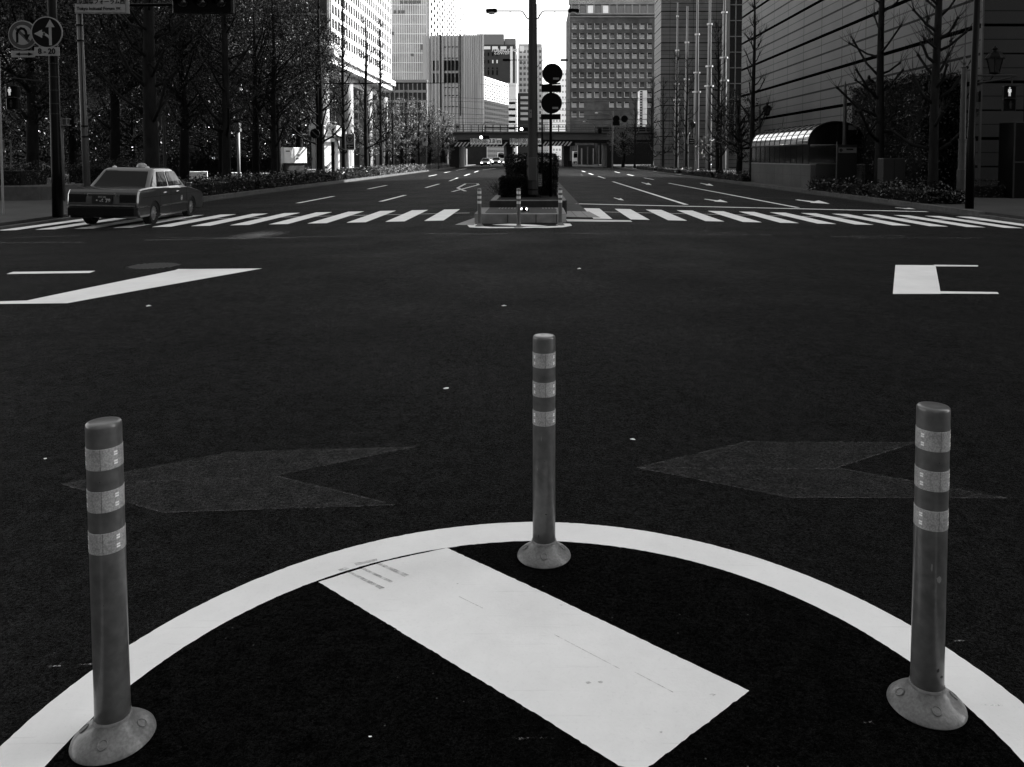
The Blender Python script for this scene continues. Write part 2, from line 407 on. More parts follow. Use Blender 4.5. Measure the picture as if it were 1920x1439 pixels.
# intersection markings
lpx([(-60, 568), (50, 565), (325, 508.5), (335, 506), (492, 504.5), (126, 570), (-60, 572)], PAINT, name='turn_marking')
lpx([(325, 509.5), (334, 506), (400, 506.5), (396, 509)], PAINT, name='turn_marking', dz=0.009)
lpx([(12, 515), (24, 511), (179, 509), (168, 513)], PAINT, name='turn_marking')
lpx([(1679, 498), (1754, 498.5), (1764, 552.5), (1674, 552.5)], PAINT, name='turn_marking')
lpx([(1750, 498), (1834, 499), (1834, 501.2), (1754, 501)], PAINT, name='turn_marking', dz=.009)
lpx([(1762, 548), (1870, 549.5), (1873, 553), (1764, 552.5)], PAINT, name='turn_marking', dz=.009)
# ground-off arrows
lpx([(114, 909), (236, 886), (430, 849), (782, 838), (516, 893), (741, 948), (305, 962)], PATCH, name='removed_arrow', dz=.0011)
lpx([(1195, 878), (1400, 829), (1716, 831), (1569, 878), (1889, 935), (1482, 934)], PATCH, name='removed_arrow', dz=.0011)
for P_ in ([(114, 909), (236, 886), (430, 849), (782, 838), (516, 893), (741, 948), (305, 962), (114, 909), (520, 896)], [(1195, 878), (1400, 829), (1716, 831), (1569, 878), (1889, 935), (1482, 934), (1195, 878), (1569, 880)]):
    for a, b in zip(P_, P_[1:]): line(gr(*a), gr(*b), .005, streak_mat('ground_edge', .09, 18, .35, .65, (1, 1, 1)) if 'ground_edge' not in MATS else MATS['ground_edge'], name='arrow_outline', dz=.0020)
# far crossings: one stripe every 0.9 m
YN, YF = 18.55, 22.6
for i in range(12):
    x = -2.60 - 0.905 * i
    lay([(x, YN), (x + .45, YN), (x + .45, YF), (x, YF)], PAINT, name='crosswalk_stripe', dz=.007)
for i in range(14):
    x = 1.36 + 0.905 * i - (.02 * i)
    if x + .45 > 12.7: break
    lay([(x, YN + .35), (x + .45, YN + .35), (x + .45, YF + .2), (x, YF + .2)], PAINT, name='crosswalk_stripe', dz=.007)
line((-12.3, 21.0), (-1.75, 21.0), .10, PAINTW, name='worn_line', dz=.0045)
line((1.5, 21.4), (12.4, 21.4), .10, PAINTW, name='worn_line', dz=.0045)
line((1.2, 24.9), (12.2, 24.9), .28, PAINT, name='stop_line')
# right carriageway lines and arrows
for pts in ([(1287, 384.5), (1149, 341)], [(1496, 390), (1254, 344)]):
    a, b = gr(*pts[0]), gr(*pts[1]); line(a, b, .16, PAINT, name='lane_line', step=3)
def dash(px0, py0, px1, py1, wd=.16): line(gr(px0, py0), gr(px1, py1), wd, PAINT, name='lane_dash', step=3)
for d_ in ((558, 381.5, 626, 368.6), (713.5, 378.5, 760, 366.5), (690, 355, 725, 348), (798.5, 352.5, 823, 345.5), (843, 340, 858, 334), (871, 330, 881, 326.5), (889.5, 323.5, 897, 321), (804, 331, 819, 328), (833, 324.5, 844, 322.5), (855, 320, 875, 316.5),
           (1122, 331, 1134, 335), (1104, 325.5, 1112, 328), (1091, 321, 1098, 323), (1208, 334, 1226, 337.5), (1176, 327.5, 1188, 330), (1153, 322.5, 1162, 324.7), (905, 319, 930, 316)): dash(*d_)
def arrow_px(cx_, cy_, w_, h_, flip=1):
    lpx([(cx_ - w_ * .5, cy_ - h_ * .5), (cx_ - w_ * .42, cy_ - h_ * .55), (cx_ + w_ * .05, cy_ - h_ * .1), (cx_ + w_ * .18, cy_ - h_ * .35), (cx_ + w_ * .5, cy_ + h_ * .5), (cx_ - w_ * .05, cy_ + h_ * .25), (cx_ - w_ * .05, cy_ + h_ * .08)], PAINT, name='lane_arrow')
arrow_px(1523, 379, 66, 7.5); arrow_px(1342, 377, 46, 6); arrow_px(1325, 346.5, 26, 5); arrow_px(1212, 345, 20, 5); arrow_px(1160, 374, 20, 5)
arrow_px(1697, 391.5, 40, 3)
# left painted symbol (number block on the road) and faded ones
def stroke(p, wd, mt, nm): 
    for a, b in zip(p, p[1:]): line(gr(*a), gr(*b), wd, mt, name=nm, dz=.005)
stroke([(848, 360), (897, 347), (895, 345), (873, 345), (858, 353), (873, 359)], .14, PAINTW, 'road_symbol')
for p in ([(1066, 328), (1090, 326), (1092, 331)], [(1068, 331), (1084, 329)], [(1086, 340), (1098, 339), (1103, 344)], [(1130, 365), (1150, 363)], [(1150, 362), (1172, 366)]): stroke(p, .16, FADE, 'worn_symbol')
for p in ([(1326, 428), (1322, 434), (1331, 437), (1328, 441)],): stroke(p, .05, FADE, 'chalk_mark')
# old skid lines across the junction
for (a, b, c_) in (((0, 456), (160, 455), .06), ((0, 447), (150, 442), .05), ((270, 451), (690, 443), .08), ((300, 446), (560, 447), .05), ((800, 439), (950, 438), .09), ((815, 443), (1200, 440), .06), ((1220, 441), (1446, 441), .05), ((1060, 438), (1400, 437), .04), ((1555, 444), (1700, 443), .05), ((1600, 447), (1840, 447), .04)):
    line(gr(*a), gr(*b), c_, SKID, name='skid_mark', dz=.004)
for (a, b) in (((962, 1388), (1040, 1387)), ((90, 1252), (172, 1248)), ((1790, 1204), (1822, 1203)), ((1585, 1360), (1640, 1357)), ((1825, 1330), (1880, 1332))):
    line(gr(*a), gr(*b), .006, FADE, name='chalk_mark', dz=.004 if a[0] < 1800 else .013)
# reflected light on the road, painted as a soft pale spot
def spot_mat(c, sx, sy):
    m = bpy.data.materials.new('reflection_patch'); m.use_nodes = True; n = m.node_tree; P = n.nodes['Principled BSDF']
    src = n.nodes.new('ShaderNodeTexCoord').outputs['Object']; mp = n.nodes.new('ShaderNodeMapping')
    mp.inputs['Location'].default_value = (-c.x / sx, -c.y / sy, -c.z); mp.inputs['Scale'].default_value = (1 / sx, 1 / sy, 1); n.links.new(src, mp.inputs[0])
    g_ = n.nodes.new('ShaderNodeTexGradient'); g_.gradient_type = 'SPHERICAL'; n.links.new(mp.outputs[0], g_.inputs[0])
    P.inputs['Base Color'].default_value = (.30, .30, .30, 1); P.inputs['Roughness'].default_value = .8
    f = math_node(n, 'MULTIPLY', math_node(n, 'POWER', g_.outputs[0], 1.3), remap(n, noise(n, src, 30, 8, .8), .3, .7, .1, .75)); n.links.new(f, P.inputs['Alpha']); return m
cs = gr(485, 441); lay([(cs.x + .62 * cos(t), cs.y + 1.1 * sin(t)) for t in [2 * pi * i / 24 for i in range(24)]], spot_mat(cs, .62, 1.1), name='painted_reflection', dz=.003)

# manhole cover
c = gr(288, 500); mh = thing('manhole_cover', 'dark ribbed manhole cover in the asphalt left of centre', 'manhole cover', c)
b = MB(); b.lathe([(0.001, .004), (.33, .004), (.36, .001)], 32, c); b.build('cover_plate', BLACK, mh)
b = MB()
for i in range(-5, 6):
    hw = sqrt(max(.02, .32 ** 2 - (i * .055) ** 2)); b.box(c.x + i * .055 - .012, c.x + i * .055 + .012, c.y - hw, c.y + hw, c.z + .002, c.z + .011)
b.build('rib', mat('worn_iron', .05, .45, .5), mh)
# litter
rnd = random.Random(5)
for px_, py_, s_, lab in ((836, 730, .022, 'crumpled white paper scrap left of the middle bollard'), (1187, 825, .016, 'small white scrap on the asphalt right of the middle bollard'), (85, 861, .01, 'tiny white scrap near the left edge beside the faded arrow'),
        (945, 575, .03, 'white scrap in the middle of the junction beyond the middle bollard'), (1086, 505, .035, 'white scrap far out on the junction right of centre'), (279, 575, .03, 'thin white scrap below the left painted bar'), (694, 1383, .0045, 'pale chip on the dark asphalt left of the broad stripe')):
    c = gr(px_, py_); b = MB(); n = 7
    ring = [(c.x + s_ * rnd.uniform(.6, 1.1) * cos(6.28 * i / n), c.y + s_ * .8 * rnd.uniform(.6, 1.1) * sin(6.28 * i / n), c.z + .002 + s_ * .25 * rnd.random()) for i in range(n)]
    b.add(ring + [(c.x, c.y, c.z + s_ * .5)], [(i, (i + 1) % n, n) for i in range(n)])
    tag(b.build('litter_scrap', WHITE), lab, 'litter', 'paper scraps on the road')

# ------------------------------------------------------------------ flexible bollards
def bollard_mats():
    m = mat('bollard_plastic', 0.078, 0.38, 0.4, var=0.10, scale=5, var2=.22, scale2=40, coat=.35)
    mb_ = mat('bollard_base_plastic', 0.115, 0.5, 0.3, var=0.14, scale=18, var2=.25, scale2=140, coat=.25)
    m2 = bpy.data.materials.new('reflective_band'); m2.use_nodes = True; n = m2.node_tree; P = n.nodes['Principled BSDF']
    src = n.nodes.new('ShaderNodeTexCoord').outputs['Object']
    vo = n.nodes.new('ShaderNodeTexVoronoi'); vo.inputs['Scale'].default_value = 230; n.links.new(src, vo.inputs['Vector'])
    v = math_node(n, 'MULTIPLY', remap(n, vo.outputs['Distance'], 0, .8, 1.25, .7), remap(n, noise(n, src, 20, 5), .3, .7, .28, .46))
    n.links.new(v, P.inputs['Base Color']); P.inputs['Roughness'].default_value = .35
    return m, mb_, m2
BP, BB, BR = bollard_mats()
SEAM = mat('seam', 0.02, 0.6, 0.2)
BEAD = mat('glass_bead', 0.85, 0.3, 0.5)
def bollard(label, group):
    t = thing('flexible_bollard', label, 'bollard', (0, 0, 0), group)
    b = MB(); b.lathe([(.001, 0), (.093, 0), (.0965, .004), (.0945, .010), (.084, .020), (.070, .029), (.058, .037), (.050, .046), (.0455, .053), (.044, .056), (.001, .056)], 48)
    base = b.build('base', BB, t, smooth=True, angle=50)
    for k in range(4):
        a = k * pi / 2 - pi / 2; cx_, cy_ = .067 * cos(a), .067 * sin(a); tl = .55
        bm_ = MB(); nrm = Vector((cos(a) * sin(tl), sin(a) * sin(tl), cos(tl)))
        u = Vector((-sin(a), cos(a), 0)); v = nrm.cross(u)
        cc = Vector((cx_, cy_, .0312)); P = []
        for (rr, hh) in ((.0125, -.004), (.0125, .0022), (.0108, .0032), (.0095, .0015), (.001, .0015)):
            for q in range(16): P.append(cc + (u * cos(q * pi / 8) + v * sin(q * pi / 8)) * rr + nrm * hh)
        fs = [(i * 16 + q, i * 16 + (q + 1) % 16, (i + 1) * 16 + (q + 1) % 16, (i + 1) * 16 + q) for i in range(4) for q in range(16)]
        bm_.add(P, fs); bm_.build('bolt_plug', BB, base)
    b = MB(); b.lathe([(.044, .052), (.0445, .0565), (.0435, .061), (.0425, .063), (.039, .063)], 40); b.build('collar', mat('collar_ring', 0.14, .5, .4, var=.4, scale=60), t, smooth=True, angle=40)
    z = [0.800 - .064, .052, .050]
    prof = [(.037, .060), (.041, .064), (.0405, .10)] + [(.0402, .2 + .1 * i) for i in range(5)] + [(.0402, .790), (.0393, .7955), (.0368, .7985), (.030, .8003), (.015, .8014), (.0005, .8018)]
    b = MB(); b.lathe(prof, 48); b.build('post', BP, t, smooth=True, angle=60)
    for k in range(3):
        top = .742 - k * .103; bot = top - .051
        b = MB(); b.lathe([(.0400, top + .0006), (.0408, top), (.0408, bot), (.0400, bot - .0006)], 48); bd = b.build('reflective_band', BR, t, smooth=True, angle=40)
        for sd_ in (-1, 1):
          b = MB()
          for zz in (top - .014, top - .036):
            for a0 in (-pi / 2 + sd_ * 1.05, -pi / 2 + sd_ * .98, -pi / 2 + sd_ * .91):
                for dz in (-.003, .003):
                    p = Vector((cos(a0), sin(a0), 0)); q = Vector((-sin(a0), cos(a0), 0)); cc = p * .0411 + Vector((0, 0, zz + dz))
                    b.add([cc - q * .0019 - Vector((0, 0, .0022)), cc + q * .0019 - Vector((0, 0, .0022)), cc + q * .0019 + Vector((0, 0, .0022)), cc - q * .0019 + Vector((0, 0, .0022))], [(0, 1, 2, 3)])
          b.build('bead_strip', BEAD, bd)
        a0 = -pi / 2 + .12; p = Vector((cos(a0), sin(a0), 0)); q = Vector((-sin(a0), cos(a0), 0))
        b = MB(); b.add([p * .0411 - q * .0004 + Vector((0, 0, top)), p * .0411 + q * .0004 + Vector((0, 0, top)), p * .0411 + q * .0004 + Vector((0, 0, bot)), p * .0411 - q * .0004 + Vector((0, 0, bot))], [(3, 2, 1, 0)]); b.build('seam', SEAM, bd)
    for zz, a0 in ((.663, .05), (.36, 0.05)):
        b = MB(); b.lathe([(.0003, 0), (.0016, .0005)], 8, (0.0404 * cos(-pi / 2 + a0), .0404 * sin(-pi / 2 + a0), zz), 'y'); b.build('rivet', INK, t)
    return t
b0 = bollard('middle foreground bollard standing at the top of the white arc', 'bollards around the near island')
b0.location = gr(1020, 1043)
bl = dup(b0, gr(213, 1384), .14, 'left foreground bollard with the whitish cap, leaning slightly left', 'bollards around the near island')
bl.rotation_euler = (radians(.3), radians(-.25), .14)
br = dup(b0, gr(1737, 1323), -.10, 'right foreground bollard with a scratched patch halfway up its post', 'bollards around the near island')
br.rotation_euler = (0, radians(.05), -.10)
# scratches on the two posts
for root, spots in ((br, ((.36, .10, .008, .010), (.39, -.35, .003, .012), (.12, .2, .004, .006), (.10, .5, .006, .004))), (b0, ((.44, -.25, .0015, .010), (.33, -.6, .0015, .006), (.17, .15, .006, .003), (.09, -.5, .002, .008)))):
    for (zz, a0, w_, h_) in spots:
        a1 = a0 - pi / 2 - root.rotation_euler[2]; b = MB(); n = 9; P = []
        for i in range(n):
            t = 6.28 * i / n; k = rnd.uniform(.5, 1.1)
            aa = a1 + w_ * k * cos(t) / .0405; P.append((.0407 * cos(aa), .0407 * sin(aa), zz + h_ * k * sin(t)))
        b.add(P, [tuple(range(n))])
        o = b.build('scratch', mat('scratch_light', .2, .7, .2) if zz > .2 else mat('scratch_dark', .03, .7, .2)); o.parent = root
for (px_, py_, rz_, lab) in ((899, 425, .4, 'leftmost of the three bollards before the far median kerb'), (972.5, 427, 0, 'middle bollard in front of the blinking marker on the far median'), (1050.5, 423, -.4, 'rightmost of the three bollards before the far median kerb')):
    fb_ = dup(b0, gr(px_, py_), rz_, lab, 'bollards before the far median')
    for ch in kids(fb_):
        if ch.name.startswith('reflective_band'): ch.material_slots[0].link = 'OBJECT'; ch.material_slots[0].material = mat('lit_reflective_band', .55, .35, .4)  # far bands carry the light they throw back as a paler colour

# ------------------------------------------------------------------ far median
def rounded(x0, x1, y0, y1, r, n=8):
    P = [(x1, y1), (x0, y1)]
    P += [(x0 + r - r * cos(t), y0 + r * .45 - r * .45 * sin(t)) for t in [pi / 2 * i / n for i in range(n + 1)]]
    P += [(x1 - r + r * sin(t), y0 + r * .45 - r * .45 * cos(t)) for t in [pi / 2 * i / n for i in range(n + 1)]]
    return P
mx0, mx1 = -1.36, .67
nose = MB(); nose.slab(rounded(mx0, mx1, 17.45, 19.75, .5), 0 - .1, .185); o = nose.build('median_kerb', CONC); struct(o)
nose = MB(); nose.slab(rounded(mx0 + .22, mx1 - .2, 17.75, 19.74, .35), .10, .19); struct(nose.build('median_top', CONCD))
t = MB()
for x in [-.9 + .075 * i for i in range(20)]:
    if -.25 < x < .1: continue
    t.box(x, x + .035, 18.9, 19.6, .185, .197)
struct(t.build('tactile_paving', mat('tactile_tile', .09, .7, .2, var=.3, scale=9)))
s = MB()
for x in (-.62, .0, .45): s.box(x - .008, x + .008, 17.43, 17.47, .0, .18)
struct(s.build('kerb_joint', mat('joint', .035, .8, .1)))
lay([(-1.75, 17.2), (-1.33, 17.0), (-1.33, 19.6), (-1.40, 19.6)], mat('light_paver', .24, .8, .2, var=.2, scale=8), name='median_edge', dz=.012)
lay([(.70, 19.2), (1.55, 19.2), (1.42, 21.3), (.76, 21.3)], mat('light_paver', .24), name='median_edge', dz=.012)
for x in (.98, 1.25): line((x, 19.2), (x - .05, 21.3), .015, SEAM, name='paver_joint', dz=.016)
lay([(.70, 17.9), (2.2, 18.2), (2.2, 18.65), (.70, 18.55)], PAINTW, name='worn_line', dz=.006)
# raised planter that runs down the middle of the road
p = MB(); p.bbox(-1.16, .76, 19.9, 20.15, -.1, .345, .02); p.bbox(-1.16, -.98, 20.152, 119, -.1, .345, .02); p.bbox(.60, .78, 20.152, 119, -.1, .345, .02)
struct(p.build('median_planter_kerb', mat('planter_kerb', .018, .8, .2, var=.35, scale=6)))
c2 = MB(); c2.box(-1.13, .73, 19.92, 20.13, .345, .351); c2.box(-1.14, -1.0, 20.13, 60, .345, .351); c2.box(.62, .76, 20.13, 60, .345, .351)
struct(c2.build('median_planter_cap', mat('planter_cap', .13, .8, .2, var=.3, scale=5)))
p = MB(); p.box(-.98, .6, 20.15, 119, 0, .30); struct(p.build('planter_soil', SOIL))
p = MB(); p.add([(.80, 20.2, zs(.8, 20) + .006), (1.35, 20.2, zs(1.35, 20.2) + .006), (1.25, 119, zs(1.25, 119) + .006), (.80, 119, zs(.8, 119) + .006)], [(0, 1, 2, 3)])
struct(p.build('median_gutter', CONCD))
# outline of the far nose
O = [(-1.50, 17.28), (-1.38, 16.55), (-1.0, 16.28), (-.3, 16.12), (.2, 16.12), (.55, 16.35), (.76, 16.8), (.74, 17.3), (.58, 17.3), (.55, 16.95), (.42, 16.62), (.1, 16.42), (-.3, 16.38), (-.9, 16.52), (-1.17, 16.75), (-1.25, 17.3)]
lay(O, PAINT, name='island_outline'); lay([(-.95, 17.05), (-.55, 17.2), (.25, 16.55), (-.1, 16.45)], PAINT, name='island_stripe', dz=.008)
# blinking marker
c = Vector(((982 - CX) / F * 18.3, 18.3, .19)); mk = thing('median_marker_light', 'low dark blinking marker with two bright lenses on the far median', 'marker light', c)
b = MB(); b.lathe([(.125, 0), (.125, .03), (.11, .07), (.075, .105), (.001, .115)], 20, c); b.build('housing', BLACK, mk, smooth=True)
for dx in (-.045, .062):
    b = MB(); b.lathe([(.001, -.008), (.021, -.004), (.026, .004)], 14, (c.x + dx, c.y - .112 + abs(dx) * .25, c.z + .055), 'y'); b.build('lens', LIT, mk)

# ------------------------------------------------------------------ vegetation
def leafbox(b, x0, x1, y0, y1, z0, z1, n, size, seed, rough=.12):
    """leaves packed through the outer skin of a clipped hedge"""
    R = random.Random(seed); ph = [R.uniform(0, 6) for _ in range(6)]
    for _ in range(n):
        f = R.random(); u, v = R.random(), R.random()
        def bumpy(a, b_): return rough * (sin(a * 2.3 + ph[0]) * .5 + sin(b_ * 3.1 + ph[1]) * .4 + sin((a + b_) * 7 + ph[2]) * .25 + R.gauss(0, .45))
        if f < .42: p = Vector((x0 + u * (x1 - x0), y0, z0 + v * (z1 - z0))); p.y -= bumpy(p.x, p.z)
        elif f < .62: p = Vector((x0, y0 + u * (y1 - y0), z0 + v * (z1 - z0))); p.x -= bumpy(p.y, p.z)
        elif f < .76: p = Vector((x1, y0 + u * (y1 - y0), z0 + v * (z1 - z0))); p.x += bumpy(p.y, p.z)
        else: p = Vector((x0 + u * (x1 - x0), y0 + v * (y1 - y0), z1)); p.z += bumpy(p.x, p.y)
        b.leaf(p, size, R)
def hedge(name, label, cat, x0, x1, y0, y1, z0, z1, n, size=.09, seed=1, m=None, group=None, rough=.12, core=True):
    b = MB(); leafbox(b, x0, x1, y0, y1, z0, z1, n, size, seed, rough)
    mats = [m or LEAFD]
    if core:
        k_ = .06 if z1 - z0 < .7 else .2; b.mi = 1; b.box(x0 + k_, x1 - k_, y0 + k_, y1 - k_, z0 - .2, z1 - k_); mats.append(mat('hedge_shade_wood', .006, .9, .1))
    root = thing(name, label, cat, ((x0 + x1) / 2, (y0 + y1) / 2, z0), group)
    b.build('foliage', mats, root)
    return root
hedge('hedge', 'dark clipped bush behind the lamp post on the median', 'hedge', -.86, .62, 23.5, 29, .32, 1.46, 20000, .06, 3, mat('box_hedge_leaf', .0022, .4, .12, var=.5, scale=4), rough=.06)
hedge('hedge', 'lower dark bush in front of the median lamp post', 'hedge', -1.0, -.34, 22.55, 23.4, .32, .86, 7500, .055, 4, mat('box_hedge_leaf', .0022), rough=.05)
hedge('hedge', 'long low hedge down the median behind the tall bush', 'hedge', -.8, .5, 30.2, 112, .32, 1.15, 6000, .16, 5)
# spiky shrub left of it
b = MB(); R = random.Random(8)
for i in range(60):
    p0 = Vector((-1.0 + R.gauss(0, .12), 23.2 + R.gauss(0, .25), .35)); d = Vector((R.gauss(-.12, .16), R.gauss(0, .15), R.uniform(.15, .45)))
    b.tube([p0, p0 + d], [.004, .002], 3, False)
    for q in range(4): b.leaf(p0 + d * R.uniform(.5, 1), .05, R)
tag(b.build('shrub', LEAFD), 'loose spiky shrub spilling over the left planter kerb of the median', 'shrub')

def pollard_mesh(seed, hgt=15.2, r0=.21, z_first=2.6, twigs=True, spread=1.0, gap=1.05):
    R = random.Random(seed); tr = MB(); br_ = MB(); tw = MB()
    n = 16; pts = []; rad = []
    ph = R.uniform(0, 6)
    for i in range(n + 1):
        t = i / n; pts.append((.10 * sin(t * 7 + ph) * t, .08 * sin(t * 5 + ph * 2) * t, t * hgt)); rad.append(r0 * (1 - t) ** .8 + .025)
    pts[0] = (0, 0, -.2); rad[0] *= 1.25
    tr.tube(pts, rad, 10)
    def axis(z):
        t = z / hgt; return Vector((.10 * sin(t * 7 + ph) * t, .08 * sin(t * 5 + ph * 2) * t, z))
    z = z_first
    while z < hgt - .4:
        k = R.choice((2, 3, 3)); a0 = R.uniform(0, 6.28)
        t = z / hgt; ln = (1.9 * (1 - t) + .35) * spread
        for j in range(k):
            a = a0 + j * 6.28 / k + R.uniform(-.5, .5); L = ln * R.uniform(.45, 1.1); el = R.uniform(.35, .95)
            d = Vector((cos(a) * cos(el), sin(a) * cos(el), sin(el)))
            p0 = axis(z + R.uniform(-.3, .3)); mid = p0 + d * L * .5 + Vector((0, 0, -.05 * L)) + Vector((R.gauss(0, .05), R.gauss(0, .05), 0)); p1 = p0 + d * L + Vector((R.gauss(0, .07), R.gauss(0, .07), .12 * L))
            rb = .055 * (1 - t) + .022
            br_.tube([p0, mid, p1, p1 + d * .06], [rb * 1.25, rb * .9, rb * .85, rb * .6], 6)
            ends = [p1]
            if R.random() < .5:
                q1 = mid + Vector((R.gauss(0, .3), R.gauss(0, .3), R.uniform(.2, .5))) * L * .6
                br_.tube([mid, q1], [rb * .8, rb * .6], 5); ends.append(q1)
            for e in ends:
                br_.lathe([(.001, -rb * 1.2), (rb * 1.1, -rb * .6), (rb * 1.3, 0), (rb * .9, rb * .9), (.001, rb * 1.2)], 6, e)
                if twigs:
                    for _ in range(R.randint(5, 9)):
                        dd = (d * .5 + Vector((R.gauss(0, .6), R.gauss(0, .6), R.uniform(.3, 1.1)))).normalized(); l2 = R.uniform(.3, .95)
                        m1 = e + dd * l2 * .5 + Vector((0, 0, .03)); m2 = e + dd * l2 + Vector((0, 0, .14))
                        tw.tube([e, m1, m2], [.013, .009, .005], 3, False)
        z += gap * R.uniform(.6, 1.25)
    return tr, br_, tw
def make_pollard(seed, label, **k):
    t = thing('street_tree', label, 'tree', (0, 0, 0)); a, b_, c_ = pollard_mesh(seed, **k)
    a.add(b_.v, b_.f); a.mi = 1; a.add(c_.v, c_.f); a.build('trunk', [BARK, TWIG], t, smooth=True)
    return t
XL = -15.6; XR = 15.5
G1 = 'bare pollarded trees along the left kerb'; G2 = 'bare pollarded trees along the right kerb'
p1 = make_pollard(11, 'large bare pollarded tree directly behind the taxi', r0=.30, z_first=3.0, spread=1.5); p1['group'] = G1
p2 = make_pollard(23, 'bare pollarded tree behind the white post in the left verge', spread=1.2); p3 = make_pollard(37, 'tmp', gap=.8, spread=.8, r0=.17, z_first=2)
p1.location = (xa(285, 32.5), 32.5, SW); p2.location = (xa(425, 40.5), 40.5, SW); p2['group'] = G1
p3.location = (xa(1750, 31.3), 31.3, SW); p3['group'] = G2; p3['label'] = 'bare pollarded tree nearest the black signal pole on the right'
LT = [(515, 48.0, p1, 'bare tree between the white post and the round no-stopping sign', .72), (603, 57.5, p2, 'bare tree just behind the round no-stopping sign', 1), (645, 65, p3, 'slim bare tree left of the arrow sign board', 1), (687, 73, p2, 'slim bare tree whose top stands just right of the arrow sign', .98),
      (715, 80.5, p3, 'thin bare tree at the right edge of the white tower', 1.0), (737, 88, p2, 'thin bare tree below the glass tower, sixth row', .62), (762, 96, p3, 'thin bare tree left of the parking sign', .62), (786, 106, p2, 'thin bare tree directly right of the parking sign', .6), (812, 117, p3, 'farthest thin bare tree before the left end of the railway bridge', .6)]
for i, (px_, Y, src_, lab, sc_) in enumerate(LT): dup(src_, (xa(px_, Y), Y, SW), i * 1.3, lab, G1, sc_)
RT = [(1648, 37.0, p2, 'bare tree in front of the tall dark clipped hedge, left of the lantern pole', .95), (1410, 57.5, p2, 'bare tree at the far left end of the subway canopy', .92), (1345, 68.4, p3, 'bare tree between the flagpoles and the subway canopy', .85), (1352, 74, p1, 'bare tree just behind the one between flagpoles and canopy', .6),
      (1287, 83.5, p2, 'stout bare tree in front of the second flagpole', .82), (1268, 89, p3, 'bare tree below the leftmost flagpole', .85), (1243, 98, p2, 'bare tree at the left corner of the flagpole building', .75), (1222, 108, p3, 'bare tree by the white banner right of the brick building', .8), (1190, 118, p2, 'farthest bare tree on the right, before the railway bridge', .7)]
for i, (px_, Y, src_, lab, sc_) in enumerate(RT): dup(src_, (xa(px_, Y), Y, SW), 2 + i * 1.9, lab, G2, sc_)

def evergreen(seed, hgt, rad, label, n=24000, leaf=.155, mt=None, z_low=.28, name='evergreen_tree'):
    R = random.Random(seed); t = thing(name, label, 'tree', (0, 0, 0))
    tr = MB(); tr.tube([(0, 0, -.2), (.1, 0, hgt * .3), (-.1, .1, hgt * .6), (0, 0, hgt * .85)], [.28, .22, .14, .05], 9)
    li = MB(); cl = []
    for i in range(95):
        for _ in range(20):
            p = Vector((R.uniform(-1, 1), R.uniform(-1, 1), R.uniform(-1, 1)))
            if .45 < p.length < 1: break
        c = Vector((p.x * rad, p.y * rad, hgt * (z_low + (1 - z_low) * (p.z * .5 + .5) * .95)))
        cl.append((c, R.uniform(.55, 1.15) * rad * .24))
        if i % 4 == 0:
            zz = c.z * .7; li.tube([(0, 0, zz), (c.x * .5, c.y * .5, zz + (c.z - zz) * .4), tuple(c)], [.08, .05, .02], 5)
    tr.add(li.v, li.f); tr.build('trunk', BARK, t, smooth=True)
    b = MB()
    for i in range(n):
        c, rr = cl[i % len(cl)]
        d = Vector((R.gauss(0, 1), R.gauss(0, 1), R.gauss(0, .8))).normalized() * rr * (R.random() ** .4) * R.uniform(.7, 1.25)
        b.leaf(c + d, leaf, R)
    b.build('crown', mt or LEAF, t)
    return t
e1 = evergreen(3, 14, 4.6, 'dense evergreen directly behind the grey signal pole'); e2 = evergreen(9, 12, 4.0, 'dense evergreen between the first two bare trees'); e3 = evergreen(15, 16, 4.4, 'tall evergreen left of the white tower')
GE = 'evergreens in the park on the left'
for o, (px_, Y) in ((e1, (215, 42)), (e2, (345, 44)), (e3, (520, 62))): o.location = (xa(px_, Y), Y, SW); o['group'] = GE
for i, (px_, Y, src_, lab, sc_) in enumerate(((60, 36, e2, 'evergreen behind the two round signs', 1.0), (-40, 40, e1, 'evergreen at the left edge of the picture', 1.1), (140, 50, e3, 'evergreen behind the street name sign', 1.1), (290, 55, e1, 'evergreen above the information sign', 1.15),
        (420, 56, e2, 'evergreen behind the white post', 1.25), (480, 50, e1, 'evergreen left of the poster box', .9), (560, 68, e2, 'evergreen just left of the dark utility pole', 1.2), (380, 70, e3, 'tall evergreen at the back above the white post', 1.2), (250, 72, e3, 'tall evergreen at the back above the taxi', 1.25), (90, 62, e3, 'tall evergreen at the back left of the grey pole', 1.2), (565, 84, e3, 'evergreen against the corner of the white tower', 1.05))):
    dup(src_, (xa(px_, Y), Y, SW), i * 1.1, lab, GE, sc_)
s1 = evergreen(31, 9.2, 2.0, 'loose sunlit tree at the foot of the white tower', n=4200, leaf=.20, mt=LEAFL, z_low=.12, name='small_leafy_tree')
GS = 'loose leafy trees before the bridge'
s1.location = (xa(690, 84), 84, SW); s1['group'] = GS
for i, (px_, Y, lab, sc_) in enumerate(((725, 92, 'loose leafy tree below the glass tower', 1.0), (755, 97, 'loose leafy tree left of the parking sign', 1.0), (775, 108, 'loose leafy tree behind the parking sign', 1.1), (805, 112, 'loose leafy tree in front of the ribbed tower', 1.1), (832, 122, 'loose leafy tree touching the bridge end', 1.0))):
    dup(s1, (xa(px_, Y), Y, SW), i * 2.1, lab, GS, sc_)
e4 = evergreen(41, 7.5, 2.3, 'round dark evergreen left of the subway canopy', n=7000, leaf=.15, mt=LEAFD, z_low=.18); e4.location = (xa(1385, 66), 66, SW)
dup(e4, (xa(1330, 92), 92, SW), 1, 'dark conical evergreen under the middle flagpoles', None, .6)
